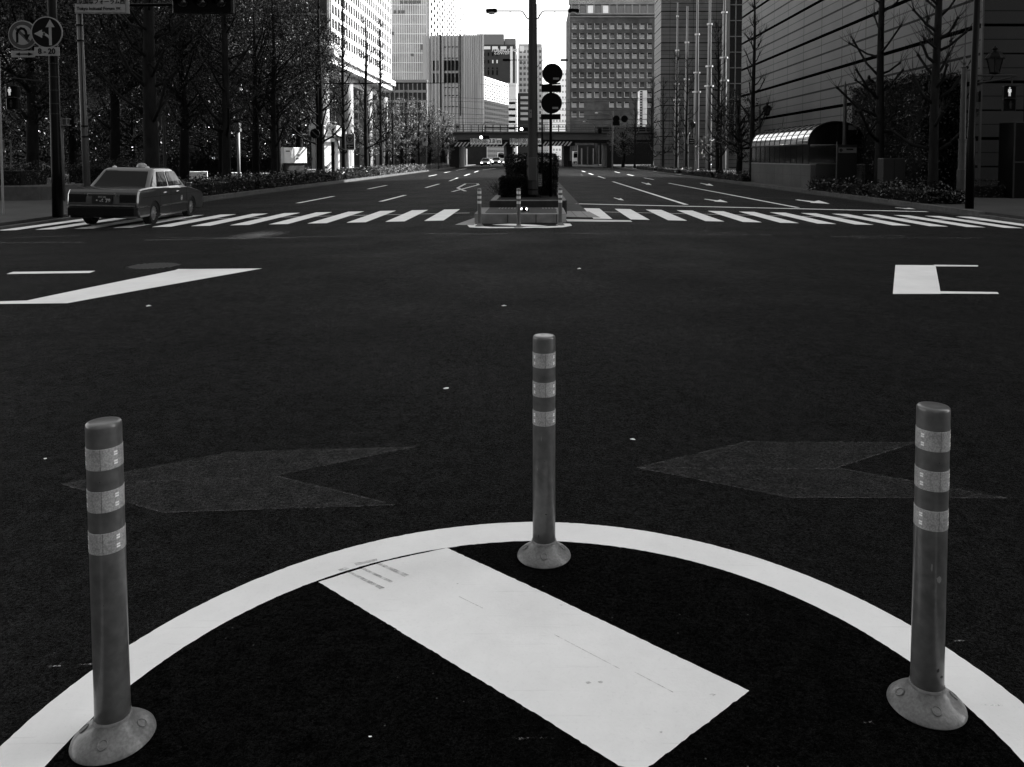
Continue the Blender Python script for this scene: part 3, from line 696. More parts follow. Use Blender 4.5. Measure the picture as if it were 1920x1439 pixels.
e5 = evergreen(43, 7.5, 2.2, 'bushy tree with pale leaves under the far round signals', n=2500, leaf=.2, mt=LEAFL, z_low=.2); e5.location = (xa(1168, 122), 122, SW)
hedge('tall_clipped_hedge', 'tall dark clipped hedge before the granite wall on the right', 'hedge', 16.25, 17.85, 33.8, 42.0, SW, 4.85, 34000, .12, 12, LEAFD, rough=.22)
e6 = evergreen(51, 6.2, 3.4, 'broad dark evergreen shrub behind the information sign', n=11000, leaf=.17, mt=LEAFD, z_low=.02, name='evergreen_shrub'); e6['category'] = 'shrub'; e6['group'] = 'dark shrubs under the park evergreens'
e6.location = (xa(250, 54), 54, SW)
for i, (px_, Y, lab) in enumerate(((-20, 46, 'broad dark shrub at the far left edge'), (60, 50, 'broad dark shrub behind the black mast'), (140, 56, 'broad dark shrub behind the lantern post'), (330, 67, 'broad dark shrub left of the banner sign'), (395, 66, 'broad dark shrub behind the white post'), (470, 66, 'broad dark shrub between the lamp bollard and third bare tree'), (540, 72, 'broad dark shrub behind the poster box'), (200, 66, 'broad dark shrub far behind the taxi'), (585, 77, 'broad dark shrub left of the white kiosk'))):
    dup(e6, (xa(px_, Y), Y, SW), i * 1.7, lab, None, 1.0 if i < 6 else .85)
# verge hedges
HL = [(30, 38.5, 'low leafy verge hedge right beside the front of the taxi'), (39, 47, 'low leafy verge hedge in front of the white post'), (47.6, 56, 'low leafy verge hedge below the poster box'), (56.8, 68, 'low leafy verge hedge in front of the white kiosk'),
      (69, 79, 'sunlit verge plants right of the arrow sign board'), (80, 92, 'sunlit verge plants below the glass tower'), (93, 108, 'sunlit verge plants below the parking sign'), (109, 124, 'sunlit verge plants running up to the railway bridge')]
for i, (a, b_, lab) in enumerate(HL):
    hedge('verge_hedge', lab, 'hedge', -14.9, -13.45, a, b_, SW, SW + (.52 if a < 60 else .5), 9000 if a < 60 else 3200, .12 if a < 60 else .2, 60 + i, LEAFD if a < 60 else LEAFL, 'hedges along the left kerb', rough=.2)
HR = [(27.0, 32.0, 'low shrubs at the foot of the black signal pole'), (32.6, 39.0, 'low shrubs before the cabinet and the notice board'), (51.5, 60, 'low verge hedge past the subway wall'), (61, 73, 'low verge hedge below the round evergreen'), (75, 88, 'low verge hedge below the bus stop sign'), (90, 106, 'farthest low verge hedge on the right')]
for i, (a, b_, lab) in enumerate(HR):
    hedge('verge_hedge', lab, 'hedge', 13.25, 14.5, a, b_, SW, SW + .42, 3200, .12, 80 + i, LEAFD, 'hedges along the right kerb', rough=.2)
hedge('planter_hedge', 'clipped hedge standing in the low concrete planter at the left edge', 'hedge', -22.5, -19.0, 29.6, 31.6, SW + .5, SW + 1.25, 3800, .07, 90, LEAFD)
hedge('park_hedge', 'dark hedge behind the taxi between the poles', 'hedge', -21, -17.6, 36, 38, SW, 1.1, 6000, .10, 91, LEAF, rough=.25)
hedge('park_hedge', 'dark leafy bank behind the verge, left of the white kiosk', 'hedge', -30, -19.5, 64, 67, SW, 1.6, 5000, .2, 92, LEAFD, rough=.4)

# ------------------------------------------------------------------ buildings
def bld(name, label, x0, x1, y0, y1, z1, m, cat='building'):
    t = thing(name, label, cat, ((x0 + x1) / 2, y0, SW)); b = MB(); b.box(x0, x1, y0, y1, -.5, z1); b.build('wall', m, t); return t
def grid(root, o, u, n_, W, z0, z1, cols, rows, vw, hh, mf, mg, depth=.25, gname='glazing', fname='facade_frame', slots=None):
    """curtain wall: one glazing sheet plus the projecting frame of mullions and bands"""
    o = Vector(o); u = Vector(u).normalized(); n_ = Vector(n_).normalized()
    mid = o + u * W / 2; mid.z = (z0 + z1) / 2
    g_ = MB(); g_.obox(mid + n_ * .05, u, n_, (W, .08, z1 - z0)); g_.build(gname, mg, root)
    f = MB()
    for i in range(cols + 1):
        c = o + u * (W * i / cols); c.z = (z0 + z1) / 2; f.obox(c + n_ * (depth / 2 + .1), u, n_, (vw, depth, z1 - z0))
    for j in range(rows + 1):
        c = mid.copy(); c.z = z0 + (z1 - z0) * j / rows; f.obox(c + n_ * (depth / 2 + .103), u, n_, (W + vw, depth, hh))
    f.build(fname, mf, root)
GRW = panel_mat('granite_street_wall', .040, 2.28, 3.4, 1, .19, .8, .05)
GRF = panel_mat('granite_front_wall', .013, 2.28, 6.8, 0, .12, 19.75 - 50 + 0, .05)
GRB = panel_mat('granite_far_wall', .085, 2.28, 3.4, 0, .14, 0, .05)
# near right block (sun blocking street wall) - street face and camera face
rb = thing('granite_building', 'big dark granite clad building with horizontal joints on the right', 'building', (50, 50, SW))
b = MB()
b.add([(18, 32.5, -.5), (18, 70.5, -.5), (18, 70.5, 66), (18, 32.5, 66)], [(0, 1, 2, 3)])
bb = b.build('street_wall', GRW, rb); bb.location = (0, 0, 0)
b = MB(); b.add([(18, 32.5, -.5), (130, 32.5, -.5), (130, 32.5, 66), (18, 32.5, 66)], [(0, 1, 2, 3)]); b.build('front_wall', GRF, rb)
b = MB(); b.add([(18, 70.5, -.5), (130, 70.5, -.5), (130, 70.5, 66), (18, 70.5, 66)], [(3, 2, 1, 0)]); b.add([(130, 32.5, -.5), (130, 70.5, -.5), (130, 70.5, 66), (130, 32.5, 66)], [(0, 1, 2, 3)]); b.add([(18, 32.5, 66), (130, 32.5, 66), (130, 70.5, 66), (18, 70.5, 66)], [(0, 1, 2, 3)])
b.build('rear_wall', CONCD, rb)
b = MB(); b.box(17.96, 18.02, 32.44, 32.56, -.3, 66); b.build('corner_trim', mat('corner_stone', .03, .5, .3, var=.2, scale=5), rb)
# flagpole building
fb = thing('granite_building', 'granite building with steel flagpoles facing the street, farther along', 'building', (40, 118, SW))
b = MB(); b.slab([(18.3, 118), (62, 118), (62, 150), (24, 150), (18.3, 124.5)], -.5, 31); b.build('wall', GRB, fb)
xn0, xn1 = xa(1365, 117.6), xa(1388, 117.6)
b = MB(); b.box(xn0, xn1, 117.7, 118.05, 3, 31); b.build('window_bay', mat('dark_glass', .008, .1, .5), fb)
b = MB(); b.box(xn0 - .5, xn0, 117.4, 118.02, -.3, 31); b.box(xn0 + .82, xn0 + .95, 117.5, 117.7, 3, 31)
for i in range(13): b.box(xn0, xn1 + .3, 117.52, 117.69, 3.0 + i * 2.28, 3.12 + i * 2.28)
b.build('window_frame', mat('pale_frame', .13, .5, .4), fb)
FPX = ((1268, (5, 31, 95, 158, 188)), (1286, (12, 80, 149, 250)), (1305, (-20, 65, 137, 173)), (1328, (-50, 46, 125, 162)), (1355, (-60, 24, 109, 152)))
for i, (px_, ys) in enumerate(FPX):
    Y = 112 - i * 2.5; x = xa(px_, Y); t = thing('flagpole', ['leftmost steel flagpole before the granite building', 'second steel flagpole from the left', 'middle steel flagpole of the five', 'fourth steel flagpole from the left', 'rightmost and thickest steel flagpole'][i], 'flagpole', (x, Y, SW), 'steel flagpoles of the granite building')
    zz = [za(y, Y) for y in ys][::-1]; zz = [SW] + zz; rr = [.34 + .03 * i, .25 + .03 * i, .19 + .02 * i, .13 + .01 * i, .09]
    b = MB(); pts = []; rad = []
    for k in range(len(zz) - 1): pts += [(x, Y, zz[k]), (x, Y, zz[k + 1])]; rad += [rr[k], rr[k] * .97]
    for k in range(0, len(pts), 2): b.tube(pts[k:k + 2], rad[k:k + 2], 12)
    b.build('pole', STEEL, t, smooth=True, angle=40)
    for k in range(1, len(zz) - 1):
        b = MB(); b.lathe([(rr[k], -.12), (rr[k - 1] * 1.45, -.10), (rr[k - 1] * 1.45, .10), (rr[k], .12)], 12, (x, Y, zz[k])); b.build('collar_ring', mat('pale_collar', .35, .35, .5, metal=.7), t)
# white tower, sunlit street face
wt = thing('white_tower', 'bright white office tower with window slots left of the bare slim trees', 'building', (-40, 86, SW))
WT = mat('white_cladding', .72, .55, .3, var=.04, scale=.5); WTG = mat('tower_glass', .020, .9, .0, var=.5, scale=.4)
zc = za(92, 86)
b = MB(); b.box(-75, -22.0, 86, 122, zc, 48); b.build('wall', WT, wt)
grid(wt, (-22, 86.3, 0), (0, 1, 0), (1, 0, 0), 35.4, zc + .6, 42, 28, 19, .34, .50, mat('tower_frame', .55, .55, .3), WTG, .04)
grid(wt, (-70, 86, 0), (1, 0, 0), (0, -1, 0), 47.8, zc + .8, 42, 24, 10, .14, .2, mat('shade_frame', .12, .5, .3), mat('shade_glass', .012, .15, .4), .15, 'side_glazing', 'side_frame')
b = MB(); b.box(-75.6, -21.4, 85.4, 122.6, zc - .75, zc - .05); b.box(-75.2, -21.8, 85.8, 122.2, zc - 1.5, zc - .80); b.build('cornice', WT, wt)
b = MB(); b.box(-75, -23.2, 87.5, 121, zc - 2.6, zc - 1.5); b.build('soffit_beam', mat('soffit', .35, .6, .3), wt)
PC = mat('pillar_stone', .30, .6, .3, var=.2, scale=1)
for y in (86.6, 98, 109.5, 120.8):
    b = MB(); b.tube([(-23.2, y, -.3), (-23.2, y, zc - 2.6)], .9, 18); b.build('pillar', PC, wt, smooth=True, angle=40)
b = MB(); b.box(-74, -27.5, 91, 119, -.3, zc - 2.6); b.build('podium_wall', mat('podium', .008, .5, .3), wt)
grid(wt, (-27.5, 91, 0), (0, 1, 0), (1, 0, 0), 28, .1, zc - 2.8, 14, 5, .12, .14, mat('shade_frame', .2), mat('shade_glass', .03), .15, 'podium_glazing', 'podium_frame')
# glass tower behind, distance haze put into its pale front colours
gt = bld('glass_tower', 'tall pale glass tower with a bright slotted side, behind the bridge', -42, xa(806, 220), 220, 335, 76, mat('tower_core', .4, .6, .3))
grid(gt, (-42, 220, 0), (1, 0, 0), (0, -1, 0), 42 + xa(801, 220), 22, 74, 20, 20, .13, .16, mat('pale_mullion', .8, .4, .4), mat('pale_glass', .33, .25, .5, var=.5, scale=.15), .15)
xg = xa(806, 220)
grid(gt, (xg, 221, 0), (0, 1, 0), (1, 0, 0), 112, 20, 74, 17, 26, 1.9, .8, mat('bright_clad', .8, .5, .3), mat('slot_glass', .018, .95, 0.0), .06, 'side_glazing', 'side_frame')
lw = bld('low_office', 'low dark windowed block at the foot of the glass tower', -36, xa(802, 150), 150, 150.8, za(150, 150), mat('low_wall', .10, .6, .3))
grid(lw, (-34, 150, 0), (1, 0, 0), (0, -1, 0), 34 + xa(801, 150), 2.5, za(153, 150), 16, 7, .16, .45, mat('low_frame', .17, .5, .3), mat('low_glass', .006, .3, .15, var=.5, scale=.3), .2)
# ribbed tower, its stone colours raised in place of haze
rt = bld('ribbed_tower', 'grey ribbed concrete tower behind the railway bridge', xa(812, 206), -18, 206, 240, za(67, 206), mat('rib_wall', .33, .7, .2, var=.2, scale=.3, stretch=(1, 1, .2)))
b = MB(); R = random.Random(2)
b.slab([(-18.1, 206.02), (-13.3, 206.02), (-15.8, 240), (-18.1, 240)], -.4, za(67.2, 206))
RB = mat('rib_stone', .36, .7, .2, var=.2, scale=.4, stretch=(2, 2, .15))
x = xa(797, 206)
b.tube([(xa(812, 206), 210, -.3), (xa(812, 206), 210, za(66, 206))], 3.0, 20)
while x < -13.4:
    d = min(1, (x - xa(797, 206)) / 2.2); yy = 206 + 3.0 * (1 - sqrt(max(0, 1 - (1 - d) ** 2)))
    b.box(x, x + .34, yy - .35, yy + .1, -.3, za(65 + R.uniform(-.7, .7), 206)); x += .92 if x < -19 else .46
b.build('ribs', RB, rt)
b = MB(); xx = xa(864, 206); b.box(xx - .15, xx + .15, 205.5, 206.1, 12, za(65, 206)); xx = xa(827, 206); b.box(xx - .15, xx + .15, 205.6, 206.6, 12, za(65, 206)); b.build('dark_groove', mat('groove', .02, .8, .1), rt)
for yy0, yy1 in ((114, 133), (138, 156)):
    for cx_ in (545, 570, 597, 655, 690, 722, 757):
        px_ = 700 + cx_ / 4.8; xx = xa(px_, 206); b = MB(); b.box(xx - .32, xx + .32, 205.45 if cx_ > 600 else 205.9, 206.4, za(yy1, 206), za(yy0, 206)); b.build('window', mat('dark_slot', .004, .6, .05), rt)
for yy0 in (88, 109, 164, 179, 200):
    for cx_ in (655, 690, 722, 757): 
        b = MB(); xx = xa(700 + cx_ / 4.8, 206); b.box(xx - .25, xx + .25, 205.5, 206, za(yy0 + 1.2, 206), za(yy0, 206)); b.build('vent', mat('dark_slot', .004, .6, .05), rt)
b = MB(); b.box(xa(875, 206), xa(885, 206), 212, 216, za(67, 206), za(61.5, 206)); b.build('roof_box', RB, rt)
# dark lettered building
Yd = 540; db = bld('lettered_building', 'dark building with two lines of slanted letters high on its front', -45, xa(966, Yd) , Yd, Yd + 60, za(84, Yd), mat('dark_facade', .045, .8, .1, var=.1, scale=.1))
b = MB(); b.box(-40, xa(945, Yd), Yd + 2, Yd + 40, za(84, Yd), za(63.5, Yd)); b.box(xa(946, Yd), xa(967, Yd), Yd + 4, Yd + 40, za(84, Yd), za(71, Yd)); b.build('penthouse', mat('pent', .15, .6, .3), db)
b = MB(); b.box(xa(957, Yd), xa(961.5, Yd), Yd - 1, Yd, 10, za(88, Yd)); b.build('light_pilaster', WHITE, db)
for q, (a, c_) in enumerate(((907, 920), (923.5, 934), (939, 950))):
    b = MB(); b.box(xa(a, Yd), xa(c_, Yd), Yd - .5, Yd - .1, za(93, Yd), za(87.5, Yd)); b.build('window', mat('bright_window', .7, .3, .5), db)
for cx_ in (908.5, 916.5, 924.5, 932.5):
    for (a, c_) in ((99, 105), (127, 130), (132, 141), (113, 119)):
        b = MB(); b.box(xa(cx_ - 1.2, Yd), xa(cx_ + 1.2, Yd), Yd - .4, Yd - .05, za(c_, Yd), za(a, Yd)); b.build('window', mat('dark_slot', .004, .6, .05) if a != 113 or cx_ < 920 else mat('bright_window', .7), db)
text('YURAKUCHO', 2.8, WHITE, db, (xa(945, Yd), Yd - .5, za(95, Yd)), shear=.4); text('CENTER', 2.8, WHITE, db, (xa(941, Yd), Yd - .5, za(100, Yd)), shear=.4)
# white grid building (oblique)
A = Vector((xa(908, 340), 340, 0)); B = Vector((xa(953, 376), 376, 0)); u = (B - A).normalized(); nn = Vector((u.y, -u.x, 0)); zt = za(143, 340)
wg = thing('white_grid_building', 'bright white building with a grid of windows right of the ribbed tower', 'building', A)
b = MB(); b.obox((A + B) / 2 - nn * 8.1 + Vector((0, 0, zt / 2)), u, nn, ((B - A).length, 16, zt)); b.build('wall', WT, wg)
grid(wg, A, u, nn, (B - A).length, za(186, 340), zt - .8, 14, 8, .7, .45, mat('tower_frame', .55), mat('slot_glass', .018), .03)
grid(wg, A, u, nn, (B - A).length, 1, za(189, 340), 14, 12, .8, 1.0, mat('lower_frame', .05, .9, .0), mat('dark_slot', .004, .6, .05), .03, 'lower_glazing', 'lower_frame')
wb = bld('small_white_building', 'narrow white building stepping down behind the white grid building', xa(950, 400), xa(968, 400), 400, 430, za(156, 400), mat('offwhite', .5, .6, .3))
grid(wb, (xa(950, 400), 400, 0), (1, 0, 0), (0, -1, 0), xa(968, 400) - xa(950, 400), 2, za(188, 400), 1, 9, .8, 1.9, mat('offwhite', .5), mat('dark_slot', .004, .6, .05), .3)
# closing tower in the road axis
Y = 610; ct = bld('far_tower', 'grey tower behind the lamp post closing the street', xa(973, Y), xa(1016, Y), Y, Y + 40, za(83, Y), mat('far_grey', .35, .6, .3, var=.1, scale=.05))
grid(ct, (xa(973, Y), Y, 0), (1, 0, 0), (0, -1, 0), xa(1016, Y) - xa(973, Y), 8, za(92, Y), 6, 18, 1.1, 2.0, mat('far_frame', .5, .6, .3), mat('far_glass', .05, .2, .5), .4)
b = MB(); b.box(xa(975, Y), xa(983, Y), Y - .6, Y, za(97, Y), za(87, Y)); b.build('roof_sign', WHITE, ct)
lowt = bld('dark_low_building', 'dark low building left of the lamp post behind the bridge', xa(969, 590), xa(998, 590), 590, 600, za(175, 590), mat('dark_facade', .06))
for k in range(5):
    b = MB(); b.box(xa(976, 590), xa(993, 590), 589.6, 589.9, za(226 - k * 10, 590), za(221 - k * 10, 590)); b.build('window', SIGNL, lowt)
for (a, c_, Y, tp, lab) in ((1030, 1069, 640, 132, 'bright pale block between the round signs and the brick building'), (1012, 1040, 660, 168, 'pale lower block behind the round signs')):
    o = bld('pale_block', lab, xa(a, Y), xa(c_, Y), Y, Y + 30, za(tp, Y), mat('haze_white', .85, .7, .2))  # glare and haze are put into these light base colours
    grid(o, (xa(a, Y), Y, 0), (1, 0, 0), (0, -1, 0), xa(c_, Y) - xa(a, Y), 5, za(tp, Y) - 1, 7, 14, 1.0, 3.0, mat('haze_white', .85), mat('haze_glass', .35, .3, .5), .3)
# brick building with punched windows
Y = 312; x0, x1 = xa(1068, Y), xa(1228, Y); bk = bld('brick_building', 'dark brick building with rows of square windows right of the lamp post', x0, x1, Y, Y + 40, za(9, Y), mat('brick', .050, .8, .2, var=.3, scale=.5, var2=.4, scale2=.08))
BRW = mat('window_glass_mid', .12, .25, .5, var=.6, scale=.12); SILL = mat('sill_light', .30, .6, .3)
proto = None
def win(parent, cx_, cz, wd, ht, yy):
    global proto
    if proto is None:
        b = MB(); b.box(-wd / 2, wd / 2, -.06, 0, -ht / 2, ht / 2); b.mi = 1; b.box(-wd / 2, wd / 2 + .1, -.25, 0, -ht / 2 - .28, -ht / 2 - .003); b.box(-wd / 2 - .22, -wd / 2 - .003, -.25, 0, -ht / 2 - .28, ht / 2); b.mi = 2; b.box(-wd / 2 + .02, wd / 2, -.10, -.062, ht / 2 - .45, ht / 2)
        me_o = b.build('window', [BRW, SILL, mat('dark_slot', .004, .6, .05)]); proto = me_o; o = me_o
    else: o = proto.copy(); scn.collection.objects.link(o)
    o.parent = parent; o.location = Vector((cx_, yy, cz)) - parent.location
    k = random.Random(int(cx_ * 7 + cz * 13)).random()
    o.material_slots[0].link = 'OBJECT'; o.material_slots[0].material = BRW if k < .5 else mat('window_glass_dark', .03, .2, .5, var=.6, scale=.3) if k < .8 else mat('window_blind', .20, .6, .3, var=.3, scale=.5)
for r_ in range(10):
    for c_ in range(11):
        if r_ == 8 and c_ in (2, 3, 4, 8, 9): continue
        if r_ == 9 and c_ > 1: continue
        win(bk, xa(1076.5 + 14.0 * c_, Y), za(49.3 + 18.35 * r_, Y), 1.6, 1.9, Y - .01)
b = MB(); b.box(x0 - .3, x1, Y - .6, Y, za(33, Y), za(31.5, Y)); b.box(x0 - .3, x1, Y - .7, Y, za(28, Y), za(25.5, Y))
for i in range(12): xx = x0 + .3 + i * 2.93; b.box(xx, xx + .6, Y - .45, Y, za(26, Y), za(9, Y))
b.box(x0 - .5, x1, Y - .8, Y + 1, za(9, Y), za(-1, Y)); b.build('cornice', mat('cornice_grey', .17, .7, .2, var=.2, scale=.2), bk)
for i in range(11):
    b = MB(); xx = x0 + .95 + i * 2.93; b.box(xx, xx + 2.2, Y - .2, Y - .02, za(25, Y), za(11, Y)); b.build('window', mat('bright_window', .7) if i in (2, 4) else mat('band_glass', .07, .2, .5), bk)
text('hinooo', 2.2, SILL, bk, (xa(1098, Y), Y - .9, za(4.5, Y)), bold=.05)
# banner block at its right
Y = 190; bn = bld('white_banner_building', 'slim white sign tower right of the brick building', xa(1199, Y), xa(1212, Y), Y, Y + 4, za(170, Y), mat('white_cladding', .72))
grid(bn, (xa(1199, Y), Y, 0), (1, 0, 0), (0, -1, 0), .55, 3, za(172, Y), 1, 22, .06, .25, mat('dark_slot', .004, .6, .05), SIGNL, .06, 'letter_strip', 'strip_frame')
b = MB(); b.box(xa(1204, Y), xa(1211, Y), Y - .3, Y - .1, za(248, Y), za(200, Y)); b.build('banner', mat('bright_window', .7), bn)
b2 = bld('corner_block', 'dark low block under the white sign tower', xa(1120, 175), xa(1225, 175), 175, 185, za(238, 175), mat('dark_block', .008, .8, .05))

R = random.Random(77)
for (a, b_, c_, d_) in ((752, 758, 1.5, 7.5), (760, 766, 1.5, 7.5), (768, 774, 1.5, 7.5), (776, 782, 1.5, 7.5), (784, 791, 1.5, 7.5), (741, 746, 20, 26), (748, 753, 20, 26), (755, 761, 20, 26), (790, 795, 84, 94), (736, 741, 60, 66), (772, 777, 101, 106)):
    b = MB(); b.box(xa(a, 220), xa(b_, 220), 219.72, 219.86, za(d_, 220), za(c_, 220)); b.build('dark_window', mat('dark_pane', .10, .3, .4), gt)
# unseen blocks behind the camera, added to cut sky light and reflections
for x0_, x1_, y0_, y1_, z1_, lab in ((20, 90, -70, -14, 42, 'unseen dark office block added behind the camera to the right'), (-95, -21, -70, -14, 40, 'unseen dark office block added behind the camera to the left'), (-40, 40, -190, -170, 45, 'unseen tower added far behind the camera')):
    o = bld('unseen_office', lab, x0_, x1_, y0_, y1_, z1_, mat('corner_wall', .05, .6, .3, var=.2, scale=.3))
    grid(o, (x0_, y1_, 0), (1, 0, 0), (0, 1, 0), x1_ - x0_, 4, z1_ - 2, int((x1_ - x0_) / 3), int(z1_ / 3.6), .9, 1.2, mat('corner_frame', .07, .6, .3), mat('dark_slot', .004, .6, .05), .2)
# ------------------------------------------------------------------ railway bridge
Y = 130; vb = thing('railway_bridge', 'low dark steel railway bridge with striped edge and height limit panels across the street', 'bridge', (0, Y, 0))
GIR = mat('girder', .05, .6, .3, var=.25, scale=.6, stretch=(.3, 1, 1)); GIRD = mat('girder_dark', .006, .7, .2)
zt, zg, zb = za(250, Y), za(262.5, Y), za(275, Y)
b = MB(); b.box(-15.5, 24, Y, Y + .5, zg, zt); b.box(-15.5, 24, Y - .35, Y + .1, zt, zt + .25); b.box(-15.5, 24, Y + 11.5, Y + 12, zg, zt + .25); b.build('girder', GIR, vb)
b = MB(); b.box(-60, -15.52, Y, Y + 12, 0, zt); b.box(-60, -15.6, Y - .2, Y, zt - .3, zt + .2); b.build('embankment_wall', CONCD, vb)
b = MB(); b.box(-15.5, 24, Y + .15, Y + 11.4, zb + .75, zg - .003)
for i in range(26): xx = -15 + i * 1.5; b.box(xx, xx + .2, Y + .0, Y + .145, zb + .9, zg - .01)
b.build('deck_underside', GIRD, vb)
b = MB()
for i in range(34):
    xx = -15.3 + i * 1.18; b.box(xx, xx + .16, Y - .2, Y - .1, zt + .25, zt + 1.35)
for zz in (zt + .6, zt + .95, zt + 1.35): b.tube([(-15.5, Y - .15, zz), (24, Y - .15, zz)], .05, 6)
b.build('railing', mat('railing', .05, .5, .3), vb)
for (a, c_, nm) in ((945, 960, 'inner'), (1057, 1073, 'outer')):
    xx0, xx1 = xa(a, Y), xa(c_, Y); xm = xx0 + (xx1 - xx0) * .72 if a > 1000 else xx0 + (xx1 - xx0) * .3
    b = MB(); b.box(xx0, xx1, Y + .2, Y + 11, -.3, zb + .75); b.build('pier', GIRD, vb)
    b = MB()
    if a > 1000: b.box(xm, xx1 + .02, Y + .15, Y + .19, .2, zb + .4)
    else: b.box(xx0 - .02, xm, Y + .15, Y + .19, .2, zb + .4)
    b.build('pier_face', mat('pier_pale', .12, .7, .2), vb)
xx0 = xa(842, Y); b = MB(); b.box(xx0, xa(861, Y), Y + .1, Y + 11, -.3, zb + .75); b.build('abutment', GIRD, vb); b = MB(); b.box(xa(1138, Y), xa(1150, Y), Y + .1, Y + 11, -.3, zb + .75); b.build('abutment', GIRD, vb)
# striped protection beams
def stripes(px0, px1, py0, py1, YY, nm, droop=0):
    x0, x1 = xa(px0, YY), xa(px1, YY); z0, z1 = za(py1, YY), za(py0, YY)
    b = MB(); b.box(x0, x1, YY, YY + .3, z0, z1); o = b.build(nm, mat('beam_black', .004, .6, .1), vb)
    b = MB(); x = x0; h_ = z1 - z0
    while x + .25 + h_ * .8 < x1:
        b.add([(x, YY - .012, z0), (x + .28, YY - .012, z0), (x + .28 + h_ * .8, YY - .012, z1), (x + h_ * .8, YY - .012, z1)], [(0, 1, 2, 3)]); x += .58
    b.build('warning_stripes', mat('stripe_pale', .32, .6, .3), o)
stripes(852, 882, 267, 275, 129.0, 'protection_beam'); stripes(882, 942, 270.6, 275, 129.0, 'protection_beam'); stripes(942, 957, 267, 275, 129.0, 'protection_beam'); stripes(957, 1016, 271.5, 275, 129.0, 'protection_beam'); stripes(1016, 1078, 266, 274, 129.0, 'protection_beam')
b = MB(); b.prism([(xa(838, 129), za(281, 129)), (xa(852, 129), za(275, 129)), (xa(852, 129), za(267, 129)), (xa(838, 129), za(275, 129))], 129, 129.3); o = b.build('protection_beam', mat('beam_black', .008), vb)
stripes(1064, 1072, 302, 311, 128.5, 'pier_guard')
def panel(p0, p1, s_):
    x0, x1 = xa(p0, 128.8), xa(p1, 128.8); z0, z1 = za(271, 128.8), za(260, 128.8)
    b = MB(); b.box(x0 + .02, x1 - .02, 128.75, 128.85, z0, z1); o = b.build('height_limit_panel', mat('panel_grey', .75, .6, .3, var=.1, scale=2), vb)
    text(s_, .98 if len(s_) < 2 else .86, INK, o, ((x0 + x1) / 2, 128.74, (z0 + z1) / 2), bold=.02 if s_ in ('3.8', 'm') else .008, sx=.92)
for p0, p1, s_ in ((882, 892.6, '制'), (893, 903.6, '限'), (904, 914.6, '高'), (915, 930, '3.8'), (930.5, 941, 'm'), (956, 966.6, '制'), (967, 977.6, '限'), (978, 988.6, '高'), (989, 1004, '3.8'), (1004.5, 1014.5, 'm')): panel(p0, p1, s_)
# bridge lamps
def street_arm(name, label, px_, Y, base_z, ztop, reach, h_, m=POLEG, group=None, lamp=.28):
    x = xa(px_, Y); t = thing(name, label, 'street lamp', (x, Y, base_z), group)
    s_ = 1 if reach > 0 else -1
    b = MB(); b.tube([(x, Y, base_z), (x, Y, ztop - .7), (x + s_ * .12, Y, ztop - .3), (x + s_ * .45, Y, ztop - .05), (x + reach, Y, ztop + .12)], [.09, .07, .06, .05, .04], 8); b.build('pole', m, t, smooth=True)
    b = MB(); b.lathe([(.001, -.22), (.09, -.18), (.13, 0), (.10, .2), (.001, .26)], 10, (x + reach + s_ * .25, Y, ztop + .12), 'x'); b.build('lamp_head', mat('lamp_pale', .45, .4, .4), t, smooth=True)
    return t
street_arm('street_lamp', 'curved street lamp standing on the bridge above the left height panels', 905, 129.4, zt, za(230, 130), 1.5, 1)
street_arm('street_lamp', 'curved street lamp on the bridge right of the round signs', 1115.5, 129.4, zt, za(230, 130), -1.5, 1)
street_arm('street_lamp', 'street lamp with long arm before the brick building at the right', 1148, 112, SW, za(214, 112), -2.0, 1)

# ------------------------------------------------------------------ masts on the median
Yp = 22.7; xp = xa(998.5, Yp)
def oct_tube(b, x, y, zz, rr, n=8): b.tube([(x, y, z) for z in zz], rr, n)
def median_lamp(Y, px_, label, zbase):
    x = xa(px_, Y); k = 1.0
    t = thing('median_street_lamp', label, 'street lamp', (x, Y, zbase), 'double armed lamps on the median')
    b = MB(); b.tube([(x, Y, zbase), (x, Y, 1.45), (x, Y, 1.5), (x, Y, 9.2)], [.165, .165, .135, .085], 8); b.build('pole', POLED, t, smooth=True, angle=30)
    b = MB(); b.bbox(x - .12, x + .12, Y - .20, Y - .10, .78, 1.42, .01); b.build('service_door', mat('door_metal', .030, .5, .3), t)
    for z0_, z1_, r_ in ((1.14, 1.21, .175), (.50, .53, .172), (.32, .38, .22)): b = MB(); b.tube([(x, Y, z0_), (x, Y, z1_)], r_, 12); b.build('strap', BLACK, t)
    zA = za(21, Y); zJ = za(37, Y)
    for s_ in (-1, 1):
        b = MB()
        b.tube([(x + s_ * .08, Y, zJ), (x + s_ * .16, Y, zJ + .04), (x + s_ * .22, Y, zJ + .14), (x + s_ * .27, Y, zA - .03), (x + s_ * .32, Y, zA), (x + s_ * 1.08, Y, zA)], .018, 6)
        b.tube([(x + s_ * .08, Y, zJ - .32), (x + s_ * .3, Y, zJ - .05), (x + s_ * .62, Y, zA - .03), (x + s_ * .66, Y, zA)], .006, 5)
        b.build('arm', POLED, t, smooth=True)
        b = MB(); P = [(x + s_ * 1.00, zA - .035), (x + s_ * 1.00, zA + .045), (x + s_ * 1.06, zA + .055), (x + s_ * 1.28, zA + .045), (x + s_ * 1.31, zA + .02), (x + s_ * 1.30, zA - .05)]
        if s_ < 0: P.reverse()
        b.prism(P, Y - .09, Y + .09); hd = b.build('lamp_head', BLACK, t)
        b = MB(); b.lathe([(.105, 0), (.09, -.03), (.04, -.05), (.001, -.055)], 14, (x + s_ * 1.15, Y, zA - .045)); b.build('lens', mat('lamp_glass', .7, .15, .5), hd, smooth=True)
    return t
median_lamp(Yp, 998.5, 'nearest double armed lamp post rising from the median bush', .32)
